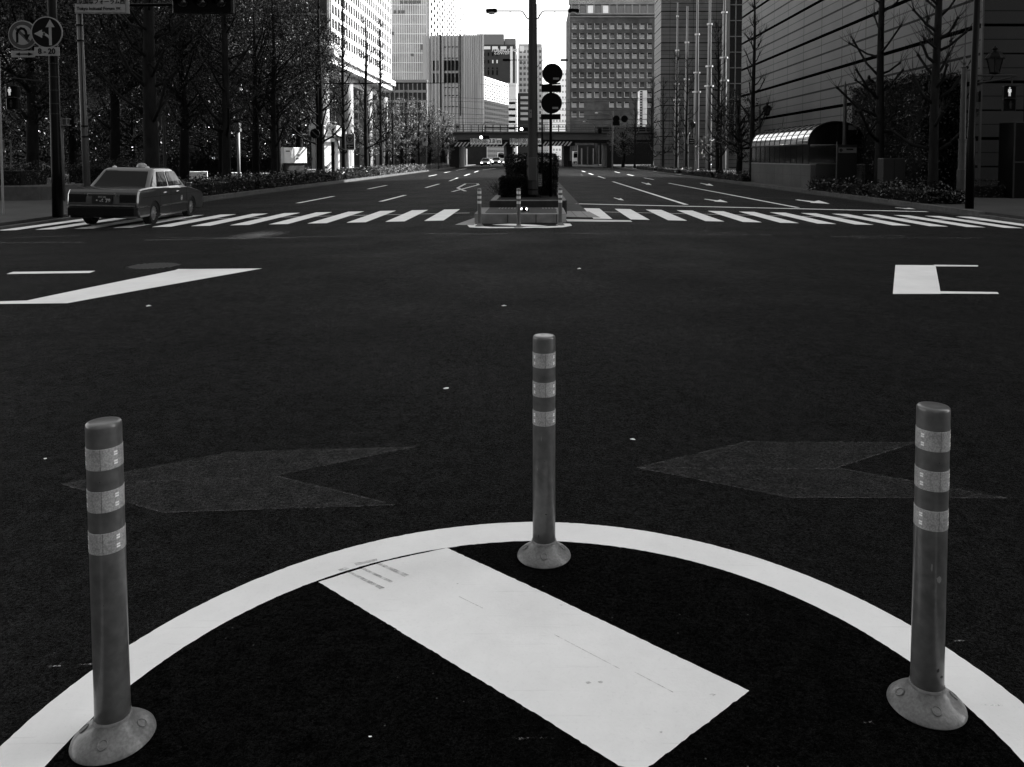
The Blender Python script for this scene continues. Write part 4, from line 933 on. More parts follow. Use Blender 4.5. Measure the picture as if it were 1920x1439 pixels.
m2 = thing('median_street_lamp', 'second double armed lamp, its heads showing behind the nearest post', 'street lamp', (xa(1004, 40), 40, .32), 'double armed lamps on the median')
b = MB(); x = xa(1004, 40); b.tube([(x, 40, .3), (x, 40, 9)], [.13, .07], 8); b.build('pole', POLED, m2)
for s_ in (-1, 1):
    z_ = za(113, 40); b = MB(); b.tube([(x, 40, z_ - .5), (x + s_ * .25, 40, z_ - .1), (x + s_ * .35, 40, z_), (x + s_ * 1.35, 40, z_)], .018, 5); b.tube([(x, 40, z_ - 1.0), (x + s_ * .75, 40, z_)], .01, 4); b.build('arm', POLED, m2)
    b = MB(); b.bbox(min(x + s_ * 1.25, x + s_ * 1.62), max(x + s_ * 1.25, x + s_ * 1.62), 39.9, 40.1, z_ - .05, z_ + .05, .02); b.build('lamp_head', BLACK if s_ < 0 else POLEG, m2)
# small plates on the near lamp post
b = MB(); b.box(xa(991.7, 22.5), xa(997.3, 22.5), 22.52, 22.54, za(221, 22.5), za(206, 22.5)); pl = tag(b.build('pole_plate', mat('plate_grey', .10, .5, .3)), 'small pale plate strapped to the median lamp post', 'sign')
b = MB(); b.lathe([(.001, 0), (.016, 0)], 10, (xa(995, 22.5), 22.515, za(211, 22.5)), 'y'); b.build('dot', INK, pl)
b = MB(); b.tube([(xa(1010.5, 22.7), 22.7, za(225, 22.7)), (xa(1010.5, 22.7), 22.7, 6.6)], .008, 5); tag(b.build('bright_cable', mat('cable_pale', .5, .4, .4)), 'thin pale cable running up right of the median lamp post', 'cable')
# low white vertical sign
Yv = 22.4; b0s = thing('guide_post_sign', 'small white upright sign with dark characters at the bush right of the lamp post', 'sign', (xa(1012.7, Yv), Yv, .32))
b = MB(); b.box(xa(1009.3, Yv), xa(1016.2, Yv), Yv - .02, Yv, za(349.5, Yv), za(326.5, Yv)); b.build('sign_plate', mat('plate_light', .13, .5, .3), b0s)
b = MB(); b.box(xa(1012, Yv), xa(1013.5, Yv), Yv, Yv + .02, .3, za(326.5, Yv)); b.build('stake', BLACK, b0s)
for q, ch in enumerate('横工口'): text(ch, .10, INK, b0s, (xa(1012.7, Yv), Yv - .023, za(330.5 + q * 7.3, Yv)), bold=.003)
# backs of the round signs
Ys = 23.0; xs_ = xa(1032.5, Ys); rs = thing('round_sign_mast', 'black backs of two round signs with plates on a mast in the median', 'road sign', (xs_, Ys, .32))
b = MB(); b.tube([(xs_, Ys, .3), (xs_, Ys, za(120, Ys))], [.045, .04], 10); b.build('pole', BLACK, rs, smooth=True)
b = MB(); b.tube([(xa(1016.5, Ys), Ys, za(222, Ys)), (xa(1016.5, Ys), Ys, .4)], .025, 8); b.tube([(xa(1012, Ys), Ys, za(160, Ys)), (xa(1050, Ys), Ys, za(157, Ys))], .02, 6); b.build('side_pole', BLACK, rs)
for (cx_, cy_, r_) in ((1035.5, 139, 18.6), (1034, 194, 19)):
    b = MB(); cc = (xa(cx_, Ys), Ys - .05, za(cy_, Ys)); rr = r_ * Ys / F
    b.lathe([(.001, -.02), (rr, -.02), (rr + .006, -.012), (rr + .006, .012), (.001, .012)], 40, cc, 'y'); o = b.build('sign_disc', BLACK, rs)
    b = MB(); b.box(cc[0] + .02, cc[0] + .19, Ys - .079, Ys - .074, cc[2] - .17, cc[2] - .11); b.build('sticker', mat('sticker_grey', .14, .5, .3), o)
for (a, b_, c_, d_) in ((1015, 1052, 160, 173), (1014, 1051, 214.5, 224.5)):
    b = MB(); b.bbox(xa(a, Ys), xa(b_, Ys), Ys - .05, Ys + .04, za(d_, Ys), za(c_, Ys), .01); b.build('plate', BLACK, rs)

# ------------------------------------------------------------------ left corner: black mast with signs
Yk = 21.2; xk = xa(106.5, Yk); km = thing('signal_mast', 'thick black mast at the left corner, behind the taxi', 'pole', (xk, Yk, SW))
b = MB(); b.tube([(xk, Yk, SW - .02), (xk, Yk, 1.0), (xk, Yk, 7)], [.135, .13, .10], 16); b.build('pole', BLACK, km, smooth=True)
for z_ in (za(120, Yk), za(145, Yk), za(170, Yk), za(195, Yk), za(214, Yk)): b = MB(); b.tube([(xk, Yk, z_ - .012), (xk, Yk, z_ + .012)], .125, 14); b.build('clamp', POLED, km)
b = MB(); b.tube([(xk, Yk, za(156, Yk)), (xa(25, Yk), Yk, za(146, Yk))], .02, 6); b.build('arm', POLED, km)
Ysg = 20.9
def disc(parent, cx_, cy_, r_, Y, m_rim, m_face, name='sign_face'):
    cc = (xa(cx_, Y), Y, za(cy_, Y)); rr = r_ * Y / F
    b = MB(); b.lathe([(.001, 0), (rr, 0), (rr, .02), (.001, .02)], 48, cc, 'y'); rim = b.build('sign_rim', m_rim, parent)
    b = MB(); b.lathe([(.001, -.004), (rr * .93, -.004), (rr * .93, -.0005)], 48, cc, 'y'); b.build(name, m_face, parent)
    return Vector(cc), rr
s1_ = thing('no_u_turn_sign', 'round no U-turn sign with a double arrow plate below, overlapped by its neighbour', 'road sign', (xa(46, 21.05), 21.05, za(65, 21)))
cc, rr = disc(s1_, 50, 66, 27, 21.05, SIGNW, mat('sign_mid', .035, .5, .3))
b = MB(); b.lathe([(.001, -.008), (rr * .68, -.008), (rr * .68, -.004)], 40, cc, 'y'); b.build('sign_centre', SIGNW, s1_)
b = MB(); q = .707; L = rr * .66; wd = rr * .10
b.add([(cc.x - L * q - wd * q, cc.y - .010, cc.z + L * q - wd * q), (cc.x - L * q + wd * q, cc.y - .010, cc.z + L * q + wd * q), (cc.x + L * q + wd * q, cc.y - .010, cc.z - L * q + wd * q), (cc.x + L * q - wd * q, cc.y - .010, cc.z - L * q - wd * q)], [(0, 1, 2, 3)])
b.build('slash', mat('sign_mid', .035), s1_)
def uarrow(cc, rr, y):
    b = MB(); path = [(-.36, -.50), (-.36, .12), (-.28, .33), (-.08, .45), (.12, .40), (.24, .25), (.28, .02)]
    for (a, c_) in zip(path, path[1:]):
        A_ = Vector(a); B_ = Vector(c_); d = (B_ - A_).normalized(); n_ = Vector((-d.y, d.x)) * .085; A_ -= d * .04; B_ += d * .04
        b.add([(cc.x + p.x * rr, y, cc.z + p.y * rr) for p in (A_ - n_, B_ - n_, B_ + n_, A_ + n_)], [(0, 1, 2, 3)])
    b.add([(cc.x + px * rr, y - .001, cc.z + py * rr) for px, py in ((.04, .04), (.54, .04), (.30, -.38))], [(0, 1, 2)])
    return b
uarrow(cc, rr, cc.y - .013).build('turn_arrow', INK, s1_)
def plate(parent, a, b_, c_, d_, Y, m, rot=0):
    b = MB(); b.bbox(xa(a, Y), xa(b_, Y), Y - .008, Y + .008, za(d_, Y), za(c_, Y), .004); return b.build('supplementary_plate', m, parent)
plate(s1_, 28, 72, 95.5, 108, 21.05, SIGNW)
b = MB(); zc_ = za(101.5, 21); xa0, xa1 = xa(33, 21), xa(67, 21)
b.box(xa0 + .1, xa1 - .1, 21.035, 21.04, zc_ - .013, zc_ + .013)
for s_, xe in ((1, xa0), (-1, xa1)): b.add([(xe, 21.038, zc_), (xe + s_ * .13, 21.038, zc_ - .045), (xe + s_ * .13, 21.038, zc_ + .045)], [(0, 1, 2)])
b.build('double_arrow', INK, s1_)
s2_ = thing('direction_sign', 'round dark sign with arrows ahead and left, with the 8-20 plate', 'road sign', (xa(97, 20.95), 20.95, za(61, 21)))
cc, rr = disc(s2_, 95, 61, 29.3, 20.95, SIGNW, mat('sign_dark', .0025, .4, .1))
b = MB(); y = cc.y - .007
def P2(*pts): b.add([(cc.x + a * rr, y, cc.z + c_ * rr) for a, c_ in pts], [tuple(range(len(pts)))])
P2((.14, -.82), (.32, -.82), (.32, .35), (.14, .35)); P2((-.06, .32), (.52, .32), (.23, .82))
y -= .001
P2((.14, -.42), (.14, -.2), (-.05, -.05), (-.22, -.02), (-.22, -.18), (-.08, -.22), (.06, -.32)); P2((-.28, .18), (-.28, -.36), (-.80, -.09))
P2((-.28, .02), (-.10, .02), (-.10, -.19), (-.28, -.19))
b.build('direction_arrows', SIGNW, s2_)
o = plate(s2_, 71, 118, 89, 105, 20.95, SIGNW); text('8 - 20', .19, INK, o, (xa(94.5, 20.95), 20.935, za(97, 20.95)), bold=.006)
# grey pole with street name sign and horizontal signals
Yg = 24.5; xg = xa(159.5, Yg); gp = thing('signal_pole', 'grey steel pole left of the taxi carrying the street name sign', 'pole', (xa(163, Yg), Yg, SW))
b = MB(); b.tube([(xa(163.5, Yg), Yg, SW), (xa(160, Yg), Yg, 2.5), (xa(155, Yg), Yg, 7.5)], [.105, .095, .08], 14); b.build('pole', POLEG, gp, smooth=True)
b = MB()
for py_ in (48, 77, 237, 257): zz = za(py_, Yg); xx = xa(155 + py_ * .025, Yg); b.tube([(xx, Yg, zz - .02), (xx, Yg, zz + .02)], .115, 12)
b.tube([(xa(161.5, Yg), Yg - .1, 6.4), (xa(162.5, Yg), Yg - .1, 3.4), (xa(163, Yg), Yg - .09, 2.3)], .014, 6)
b.build('strap', BLACK, gp)
b = MB(); b.tube([(xa(156, Yg), Yg, za(11, Yg)), (xa(340, Yg), Yg, za(9, Yg))], .045, 8); b.tube([(xa(156, Yg), Yg, za(-30, Yg)), (xa(340, Yg), Yg, za(-4, Yg))], .03, 8); b.build('arm', BLACK, gp)
ns = thing('street_name_sign', 'street name sign reading Tokyo kokusai Forum W. at the top left', 'sign', (xa(200, Yg), Yg - .15, za(5, Yg)))
b = MB(); b.bbox(xa(149, Yg - .15), xa(250, Yg - .15), Yg - .17, Yg - .13, za(27.5, Yg), za(-14, Yg), .01); b.build('sign_board', mat('name_board', .19, .5, .3, var=.08, scale=3), ns)
text('東京国際フォーラム西', .158, INK, ns, (xa(199, Yg), Yg - .175, za(6, Yg)), bold=.003, sx=1.0); text('Tokyo kokusai Forum W.', .135, INK, ns, (xa(199, Yg), Yg - .175, za(18.5, Yg)), bold=.003, sx=.95)
b = MB()
for (x0_, x1_, z0_, z1_) in ((150.5, 248.5, 26.4, 25.9), (150.5, 248.5, -12.2, -12.8), (150.3, 150.9, 26, -12.5), (248.2, 248.8, 26, -12.5)):
    b.box(xa(min(x0_, x1_), Yg), xa(max(x0_, x1_), Yg), Yg - .1745, Yg - .1715, za(max(z0_, z1_), Yg), za(min(z0_, z1_), Yg))
b.build('border_line', INK, ns)
sg = thing('traffic_signal', 'dark horizontal three lens traffic signal at the top left', 'traffic light', (xa(390, Yg), Yg - .2, za(8, Yg)))
b = MB(); b.bbox(xa(335, Yg), xa(447, Yg), Yg - .25, Yg - .02, za(27, Yg), za(-14, Yg), .05); b.build('housing', BLACK, sg)
for i in range(3):
    cx_ = xa(356 + i * 35, Yg); cz = za(7, Yg); b = MB()
    b.lathe([(.001, -.05), (.15, -.045), (.165, -.02)], 24, (cx_, Yg - .25, cz), 'y'); o = b.build('lens', mat('dark_lens', .012, .15, .5), sg, smooth=True)
    b = MB(); P = [(cx_ + .19 * cos(t), Yg - .25, cz + .19 * sin(t)) for t in [pi * q / 10 - .2 for q in range(13)]]; n = len(P)
    Q = [(p[0], p[1] - .28, p[2] + .02) for p in P]; b.add(P + Q, [(i_, i_ + 1, i_ + 1 + n, i_ + n) for i_ in range(n - 1)]); b.build('visor', BLACK, o)
# left pedestrian signal
def figure(b, x, y, z, h_):
    b.lathe([(.001, 0), (h_ * .10, 0)], 12, (x, y, z + h_ * .90), 'y')
    for poly in (((-.12, .36), (.12, .36), (.16, .78), (-.16, .78)), ((-.11, 0), (-.02, 0), (-.01, .4), (-.12, .4)), ((.02, 0), (.11, 0), (.12, .4), (.01, .4)), ((-.20, .42), (-.14, .42), (-.12, .76), (-.18, .76)), ((.14, .42), (.20, .42), (.18, .76), (.12, .76))):
        b.add([(x + a * h_, y, z + c_ * h_) for a, c_ in poly], [(0, 1, 2, 3)])
def ped(label, px_, py_, Y, wpx, hpx, arm=None, rz=0):
    x, z_ = xa(px_, Y), za(py_, Y); w_, h_ = wpx * Y / F, hpx * Y / F; t = thing('pedestrian_signal', label, 'traffic light', (x, Y, z_))
    b = MB(); b.bbox(x - w_ / 2, x + w_ / 2, Y, Y + .18, z_ - h_ / 2, z_ - .01, .03); b.bbox(x - w_ / 2, x + w_ / 2, Y, Y + .18, z_ + .01, z_ + h_ / 2, .03); b.build('housing', BLACK, t)
    b = MB(); b.box(x - w_ / 2 - .02, x + w_ / 2 + .02, Y - .14, Y, z_ + h_ / 2 - .012, z_ + h_ / 2); b.build('visor', POLED, t); b = MB(); b.box(x - w_ / 2 - .02, x + w_ / 2 + .02, Y - .14, Y, z_ - .012, z_ + .004); b.build('visor', POLED, t)
    b = MB(); figure(b, x - w_ * .1, Y - .01, z_ + h_ * .08, h_ * .36); b.build('lit_figure', LITM, t)
    b = MB(); figure(b, x, Y - .01, z_ - h_ * .42, h_ * .32); b.build('dark_figure', mat('dark_lens', .012), t)
    return t
ped('pedestrian signal with a standing figure left of the black mast', 25, 183, 21, 22, 44)
pr = ped('pedestrian signal with a lit figure hanging at the right edge', 1891, 184.5, 24.5, 23, 47)
b = MB(); b.tube([(-14.2, 30.2, 1.0), (-14.25, 30.2, 2.0)], .03, 6)
# thin white pole at left edge, lantern box post
def box_post(label, px_, pt, pb, bx0, bx1, by0, by1, Y):
    t = thing('lantern_post', label, 'bollard light', (xa(px_, Y), Y, SW)); x = xa(px_, Y)
    b = MB(); b.tube([(x, Y, SW), (x, Y, za(by1, Y))], .045, 10); b.build('post', mat('post_grey', .055, .5, .3), t, smooth=True)
    b = MB(); X0, X1, Z0, Z1 = xa(bx0, Y), xa(bx1, Y), za(by1, Y), za(by0, Y)
    for (a, c_) in ((Z0, Z0 + .03), (Z1 - .03, Z1)): b.box(X0, X1, Y - .14, Y + .14, a, c_)
    for xx in (X0 + .015, (X0 + X1) / 2, X1 - .015):
        b.box(xx - .012, xx + .012, Y - .138, Y - .11, Z0 + .03, Z1 - .03)
    b.build('lantern_frame', mat('frame_grey', .10, .5, .3), t)
    b = MB(); b.box(X0 + .03, X1 - .03, Y - .10, Y + .10, Z0 + .032, Z1 - .032); b.build('lantern_glass', mat('glass_grey', .03, .3, .4), t)
box_post('thin post with a square lantern head between the black mast and grey pole', 119, 0, 0, 113, 132, 222.5, 236, 29)
b = MB(); b.tube([(xa(4, 22), 22, za(165, 22)), (xa(4, 22), 22, za(112, 22))], .035, 8); b.tube([(xa(4, 22), 22, za(112, 22)), (xa(4, 22), 22, za(110.5, 22))], .05, 8); b.tube([(xa(4, 22), 22, SW), (xa(4, 22), 22, za(165, 22))], .03, 8)
tag(b.build('thin_post', SIGNW), 'thin pale post at the far left edge', 'pole')
# low planter and bench bits on the left
b = MB(); b.bbox(-24, -18.05, 29.0, 32.0, SW - .1, SW + .52, .03); tag(b.build('concrete_planter', mat('planter_concrete', .05, .8, .2, var=.3, scale=4)), 'low concrete planter wall at the left edge', 'planter')
b = MB()
for i in range(4): b.box(-21.5, -15.3, 31.5 + i * 1.6 + 1, 33.2 + i * 1.6 + 1, SW - .05, SW + .12 * (i + 1))
tag(b.build('park_steps', mat('steps_stone', .02, .8, .2, var=.3, scale=3)), 'broad low steps up to the park behind the black mast', 'steps')
b = MB(); x = xa(85, 33); b.tube([(xa(81, 33), 33, za(308, 33)), (xa(98, 33), 33, za(315, 33))], .02, 6); b.tube([(xa(81, 33), 33, za(308, 33)), (xa(81, 33), 33, SW)], .02, 6); b.tube([(xa(98, 33), 33, za(315, 33)), (xa(98, 33), 33, SW)], .02, 6); tag(b.build('handrail', SIGNW), 'short pale handrail on the park steps', 'handrail')
b = MB(); b.box(xa(0, 33.5) - 1.2, xa(7, 33.5), 33.5, 33.6, za(285, 33), za(262, 33)); b.box(xa(2, 33), xa(4, 33), 33.6, 33.65, SW, za(262, 33)); tag(b.build('notice_board', SIGNG), 'grey notice board cut off by the left picture edge', 'sign')
# information sign
Yi = 33.5; ii = thing('information_sign', 'dark information sign with a round letter i beside the large bare tree', 'sign', (xa(308, Yi), Yi, SW))
b = MB(); b.box(xa(286, Yi), xa(304, Yi), Yi, Yi + .06, za(245, Yi), za(219, Yi)); b.build('sign_panel', mat('info_dark', .010, .5, .3), ii)
b = MB(); b.tube([(xa(309, Yi), Yi + .03, SW), (xa(309, Yi), Yi + .03, za(216, Yi))], .06, 8); b.build('post', POLED, ii)
b = MB(); ci = (xa(294, Yi), Yi - .004, za(233, Yi)); b.lathe([(.001, 0), (.155, 0)], 28, ci, 'y'); b.build('white_disc', SIGNW, ii)
text('i', .30, INK, ii, (ci[0], ci[1] - .01, ci[2]), bold=.012)
# vertical white banner sign, white post, lamp bollard
Yb = 49; bs = thing('banner_sign', 'narrow upright white sign with vertical writing beside the white post', 'sign', (xa(424, Yb), Yb, SW))
b = MB(); b.box(xa(418.5, Yb), xa(428, Yb), Yb, Yb + .06, za(326, Yb), za(267, Yb)); b.build('sign_panel', mat('banner_grey', .09, .5, .3), bs)
b = MB(); b.tube([(xa(423, Yb), Yb + .05, SW), (xa(423, Yb), Yb + .05, 1)], .03, 6); b.build('post', POLED, bs)
for q, ch in enumerate('国際フォーラム'): text(ch, .22, INK, bs, (xa(424.5, Yb), Yb - .01, za(272 + q * 6.2, Yb)))
b = MB(); Y = 50; b.tube([(xa(431, Y), Y, SW), (xa(431, Y), Y, za(250, Y)), (xa(431, Y), Y, za(240, Y))], [.07, .06, .02], 10); tag(b.build('white_post', WHITE, smooth=True), 'tapering white post between the banner sign and the lamp bollard', 'post')
Y = 52; t = thing('lamp_bollard', 'grey post with a square lamp head right of the white post', 'bollard light', (xa(448, Y), Y, SW))
b = MB(); b.tube([(xa(448, Y), Y, SW), (xa(448, Y), Y, za(246, Y))], .10, 10); b.build('post', mat('post_light', .22, .5, .3), t, smooth=True)
b = MB(); b.bbox(xa(442, Y), xa(452, Y), Y - .17, Y + .17, za(240, Y), za(231, Y), .03); b.bbox(xa(443, Y), xa(453, Y), Y - .15, Y + .15, za(247, Y), za(240.5, Y), .02); b.build('lamp_head', mat('head_grey', .10, .5, .3), t)
b = MB(); b.tube([(xa(431, Y), Y, za(248, Y)), (xa(438, Y), Y, za(252, Y)), (xa(445, Y), Y, za(262, Y))], .025, 6); b.build('bracket', POLEG, t)
# sunlit low walls, poster box and kiosk
Y = 58
for a_, c_, top_, lab in ((352, 388, 322, 'sunlit low white wall just right of the taxi'), (427, 452, 324, 'sunlit low white wall piece at the foot of the banner sign'), (468, 512, 325, 'sunlit low white wall between the lamp bollard and the third bare tree')):
    b = MB(); b.bbox(xa(a_, Y), xa(c_, Y), Y, Y + .6, SW, za(top_, Y), .03); o = b.build('low_white_wall', WHITE, thing('garden_wall', lab, 'wall', ((xa(a_, Y) + xa(c_, Y)) / 2, Y, SW), 'low white garden walls')); o.parent.rotation_euler[2] = radians(24)
b = MB(); Y = 67; b.bbox(xa(575, Y), xa(596, Y), Y, Y + 1, SW, za(318, Y), .03); tag(b.build('low_white_wall', WHITE), 'low white wall left of the white kiosk', 'wall')
Y = 63.5; pb = thing('poster_box', 'bright white poster box standing behind the verge hedge', 'display', (xa(554, Y), Y, SW))
b = MB(); b.bbox(xa(537, Y), xa(572, Y), Y, Y + .5, za(306, Y), za(277, Y), .03); b.build('cabinet', WHITE, pb)
b = MB(); b.box(xa(541, Y), xa(568, Y), Y + .1, Y + .4, SW, za(306, Y)); b.build('stand', CONCD, pb)
b = MB(); b.box(xa(552, Y), xa(553, Y), Y - .012, Y, za(305, Y), za(278, Y)); b.box(xa(556, Y), xa(562, Y), Y - .012, Y, za(292, Y), za(290, Y)); b.box(xa(555, Y), xa(560, Y), Y - .012, Y, za(299, Y), za(297.5, Y)); b.box(xa(540, Y), xa(546, Y), Y - .012, Y, za(285, Y), za(283, Y)); b.build('print', SIGNG, pb); pb.rotation_euler[2] = radians(46); pb.scale[0] = 1.35
b = MB(); b.bbox(xa(518, Y), xa(526, Y), Y + .5, Y + 1.5, SW, za(291, Y), .03); tag(b.build('white_cabinet', WHITE), 'small white cabinet left of the poster box', 'cabinet')
Y = 72; ks = thing('white_kiosk', 'sunlit white kiosk with a sloping canopy and dark doorway', 'kiosk', (xa(622, Y), Y, SW))
b = MB(); b.box(xa(605, Y), xa(621.5, Y), Y, Y + 1.6, SW, za(256, Y)); b.box(xa(633, Y), xa(635.5, Y), Y, Y + 1.5, SW, za(250, Y)); b.build('wall', WHITE, ks)
b = MB(); b.prism([(xa(603, Y), za(256, Y)), (xa(643, Y), za(256, Y)), (xa(644, Y), za(241, Y)), (xa(634, Y), za(236, Y)), (xa(603, Y), za(232, Y))], Y - .4, Y + 1.8); b.build('canopy', WHITE, ks)
b = MB(); b.box(xa(621.6, Y), xa(633, Y), Y + .6, Y + 1.0, SW, za(256, Y)); b.build('doorway', mat('dark_slot', .004, .6, .05), ks)
b = MB(); b.box(xa(608, Y), xa(615, Y), Y - .03, Y, za(316, Y), za(313.5, Y)); b.box(xa(608, Y), xa(615, Y), Y - .03, Y, za(312, Y), za(311.2, Y)); b.build('small_notice', INK, ks)
b = MB(); b.box(xa(607, Y), xa(623, Y), Y - .5, Y - .4, za(266.5, Y), za(259.5, Y)); b.build('hanging_sign', SIGNL, ks); ks.rotation_euler[2] = radians(46); ks.scale[0] = 1.3
for c_ in ((240, 120, 66), (425, 165, 72)):
    pass
Y = 76
for a_, b_, c_, d_, e_, lab in ((402, 452, 158, 173, 425, 'bright white canopy beam glimpsed behind the second bare tree'), (222, 276, 112, 131, 256, 'bright white T-shaped canopy glimpsed between the evergreens above the taxi')):
    t = thing('park_canopy', lab, 'canopy', (xa(e_, Y), Y, SW), 'white canopies in the park')
    b = MB(); b.box(xa(a_, Y), xa(b_, Y), Y, Y + .8, za(d_, Y), za(c_, Y)); b.build('roof', WHITE, t)
    b = MB(); b.box(xa(e_, Y), xa(e_ + 5, Y), Y + .1, Y + .7, SW, za(176, Y)); b.build('base', BLACK, t)
    b = MB(); b.box(xa(e_, Y), xa(e_ + 5, Y), Y + .1, Y + .7, za(176, Y), za(d_, Y)); b.build('post', WHITE, t)
# no stopping sign, arrow board, utility mast with long arm, parking sign, round sign on arm
Y = 56; t = thing('no_stopping_sign', 'round dark no-stopping sign on a post in front of the kiosk', 'road sign', (xa(593, Y), Y, SW))
cc, rr = disc(t, 591, 251, 9.2, Y, SIGNG, mat('sign_dark', .006)); b = MB(); b.tube([(xa(592.5, Y), Y + .06, SW), (xa(592.5, Y), Y + .06, za(240, Y))], .035, 8); b.build('post', POLED, t)
b = MB(); b.add([(cc.x - .24, cc.y - .009, cc.z + .19), (cc.x - .19, cc.y - .009, cc.z + .24), (cc.x + .24, cc.y - .009, cc.z - .19), (cc.x + .19, cc.y - .009, cc.z - .24)], [(0, 1, 2, 3)]); b.build('slash', SIGNG, t)
Y = 60.5; t = thing('bus_stop_board', 'white sign board with a round emblem and a left arrow', 'sign', (xa(657, Y), Y, SW))
b = MB(); b.bbox(xa(649, Y), xa(665.5, Y), Y, Y + .12, za(281.5, Y), za(251.5, Y), .01); b.build('sign_board', mat('board_grey', .20, .5, .3), t)
b = MB(); b.box(xa(651, Y), xa(654, Y), Y + .13, Y + .2, SW, za(252, Y)); b.build('post', WHITE, t)
b = MB(); ce = (xa(656.5, Y), Y - .006, za(261, Y)); b.lathe([(.24, 0), (.29, 0)], 28, ce, 'y')
for a in range(3):
    q = a * 2.09 + .5; b.lathe([(.02, 0), (.085, 0)], 14, (ce[0] + .10 * cos(q), ce[1] + .001, ce[2] + .10 * sin(q)), 'y')
b.build('emblem', INK, t)
b = MB(); b.box(xa(650.5, Y), xa(664, Y), Y - .008, Y - .002, za(279, Y), za(271.5, Y)); o = b.build('arrow_field', INK, t)
b = MB(); ya = Y - .012; zc_ = za(275.2, Y); b.add([(xa(652, Y), ya, zc_), (xa(656, Y), ya, zc_ - .12), (xa(656, Y), ya, zc_ + .12)], [(0, 1, 2)]); b.box(xa(655.5, Y), xa(663, Y), ya - .002, ya + .001, zc_ - .035, zc_ + .035); b.build('arrow', SIGNW, o)
Y = 58.5; t = thing('utility_mast', 'dark utility mast with a long thin arm over the left lanes', 'pole', (xa(597, Y), Y, SW))
b = MB(); b.tube([(xa(597, Y), Y, SW), (xa(597, Y), Y, za(95, Y))], [.15, .11], 10); b.build('pole', BLACK, t, smooth=True)
b = MB(); b.tube([(xa(597, Y), Y, za(157, Y)), (xa(835, Y), Y, za(156, Y))], [.05, .03], 6); b.tube([(xa(597, Y), Y, za(173, Y)), (xa(650, Y), Y, za(160, Y)), (xa(700, Y), Y, za(157, Y))], .018, 5); b.build('arm', BLACK, t)
Y = 92; t = thing('parking_sign', 'small square parking sign with the letter P', 'road sign', (xa(797, Y), Y, SW))
b = MB(); b.box(xa(792.5, Y), xa(801.5, Y), Y, Y + .05, za(273.5, Y), za(257, Y)); b.build('sign_board', mat('board_grey', .20), t); b = MB(); b.tube([(xa(799, Y), Y + .08, SW), (xa(799, Y), Y + .08, za(258, Y))], .04, 6); b.build('post', POLED, t)
text('P', .62, INK, t, (xa(797, Y), Y - .01, za(264, Y)), bold=.02)
Y = 102; t = thing('overhead_round_sign', 'round sign on a thin gantry arm left of the bridge', 'road sign', (xa(822, Y), Y, SW))
b = MB(); b.tube([(xa(822, Y), Y, SW), (xa(822, Y), Y, za(237, Y)), (xa(850, Y), Y, za(237, Y))], .06, 6); b.build('post', POLED, t)
cc, rr = disc(t, 858, 238.5, 6.3, Y, INK, mat('board_grey', .2)); text('30', .42, INK, t, (cc.x, cc.y - .01, cc.z), bold=.02)

# hanging signals with a lit lens over the lanes
def hang_signal(label, px_, py_, Y, m=1):
    x, z_ = xa(px_, Y), za(py_, Y); t = thing('traffic_signal', label, 'traffic light', (x, Y, z_), 'far traffic signals')
    b = MB(); b.bbox(x - .25, x + 1.0, Y, Y + .25, z_ - .22, z_ + .22, .06); b.build('housing', BLACK, t)
    b = MB(); b.lathe([(.001, -.03), (.15, -.02), (.165, 0)], 16, (x, Y, z_), 'y'); b.build('lit_lens', LIT, t)
    return t
hang_signal('far signal with a white lit lens above the left height panels', 902.5, 258, 96); hang_signal('far signal with a white lit lens left of the lamp post', 978, 242.5, 96)
b = MB(); Y = 96.15; b.tube([(xa(902.5, Y) + .4, Y, za(258, Y)), (xa(902.5, Y) + .4, Y, za(240, Y)), (xa(984, Y), Y, za(240, Y)), (xa(1000, Y), Y, za(240, Y)), (xa(1000, Y), Y, .3)], .05, 6); tag(b.build('signal_gantry', BLACK), 'thin arm carrying the far left signals over the road', 'pole')
# round black signals and box at the right
Y = 100; t = thing('traffic_signal', 'pair of black round signal backs on a pole at the right before the bridge', 'traffic light', (xa(1148, Y), Y, SW), 'far traffic signals')
b = MB(); b.tube([(xa(1148, Y), Y, SW), (xa(1148, Y), Y, za(208, Y))], .09, 8); b.build('pole', POLEG, t)
b = MB()
for cx_ in (1154.5, 1170): b.lathe([(.001, -.05), (.43, -.05), (.43, .05), (.001, .05)], 24, (xa(cx_, Y), Y - .2, za(223.5, Y)), 'y')
b.box(xa(1148, Y), xa(1161, Y), Y - .3, Y - .15, za(236, Y), za(228, Y)); b.build('signal_back', BLACK, t)
b = MB(); b.tube([(xa(1100, Y), Y, za(224, Y)), (xa(1213, Y), Y, za(224.5, Y))], .04, 6); b.build('arm', POLED, t)
b = MB(); b.bbox(xa(1121, Y), xa(1128, Y), Y - .1, Y + .1, za(251, Y), za(242, Y), .03); b.tube([(xa(1128, Y), Y, za(245, Y)), (xa(1148, Y), Y, za(245, Y))], .05, 5); b.build('side_box', BLACK, t)
b = MB(); b.box(xa(1152, Y), xa(1170, Y), Y - .1, Y - .05, za(247.5, Y), za(242.5, Y)); b.build('name_plate', SIGNG, t)

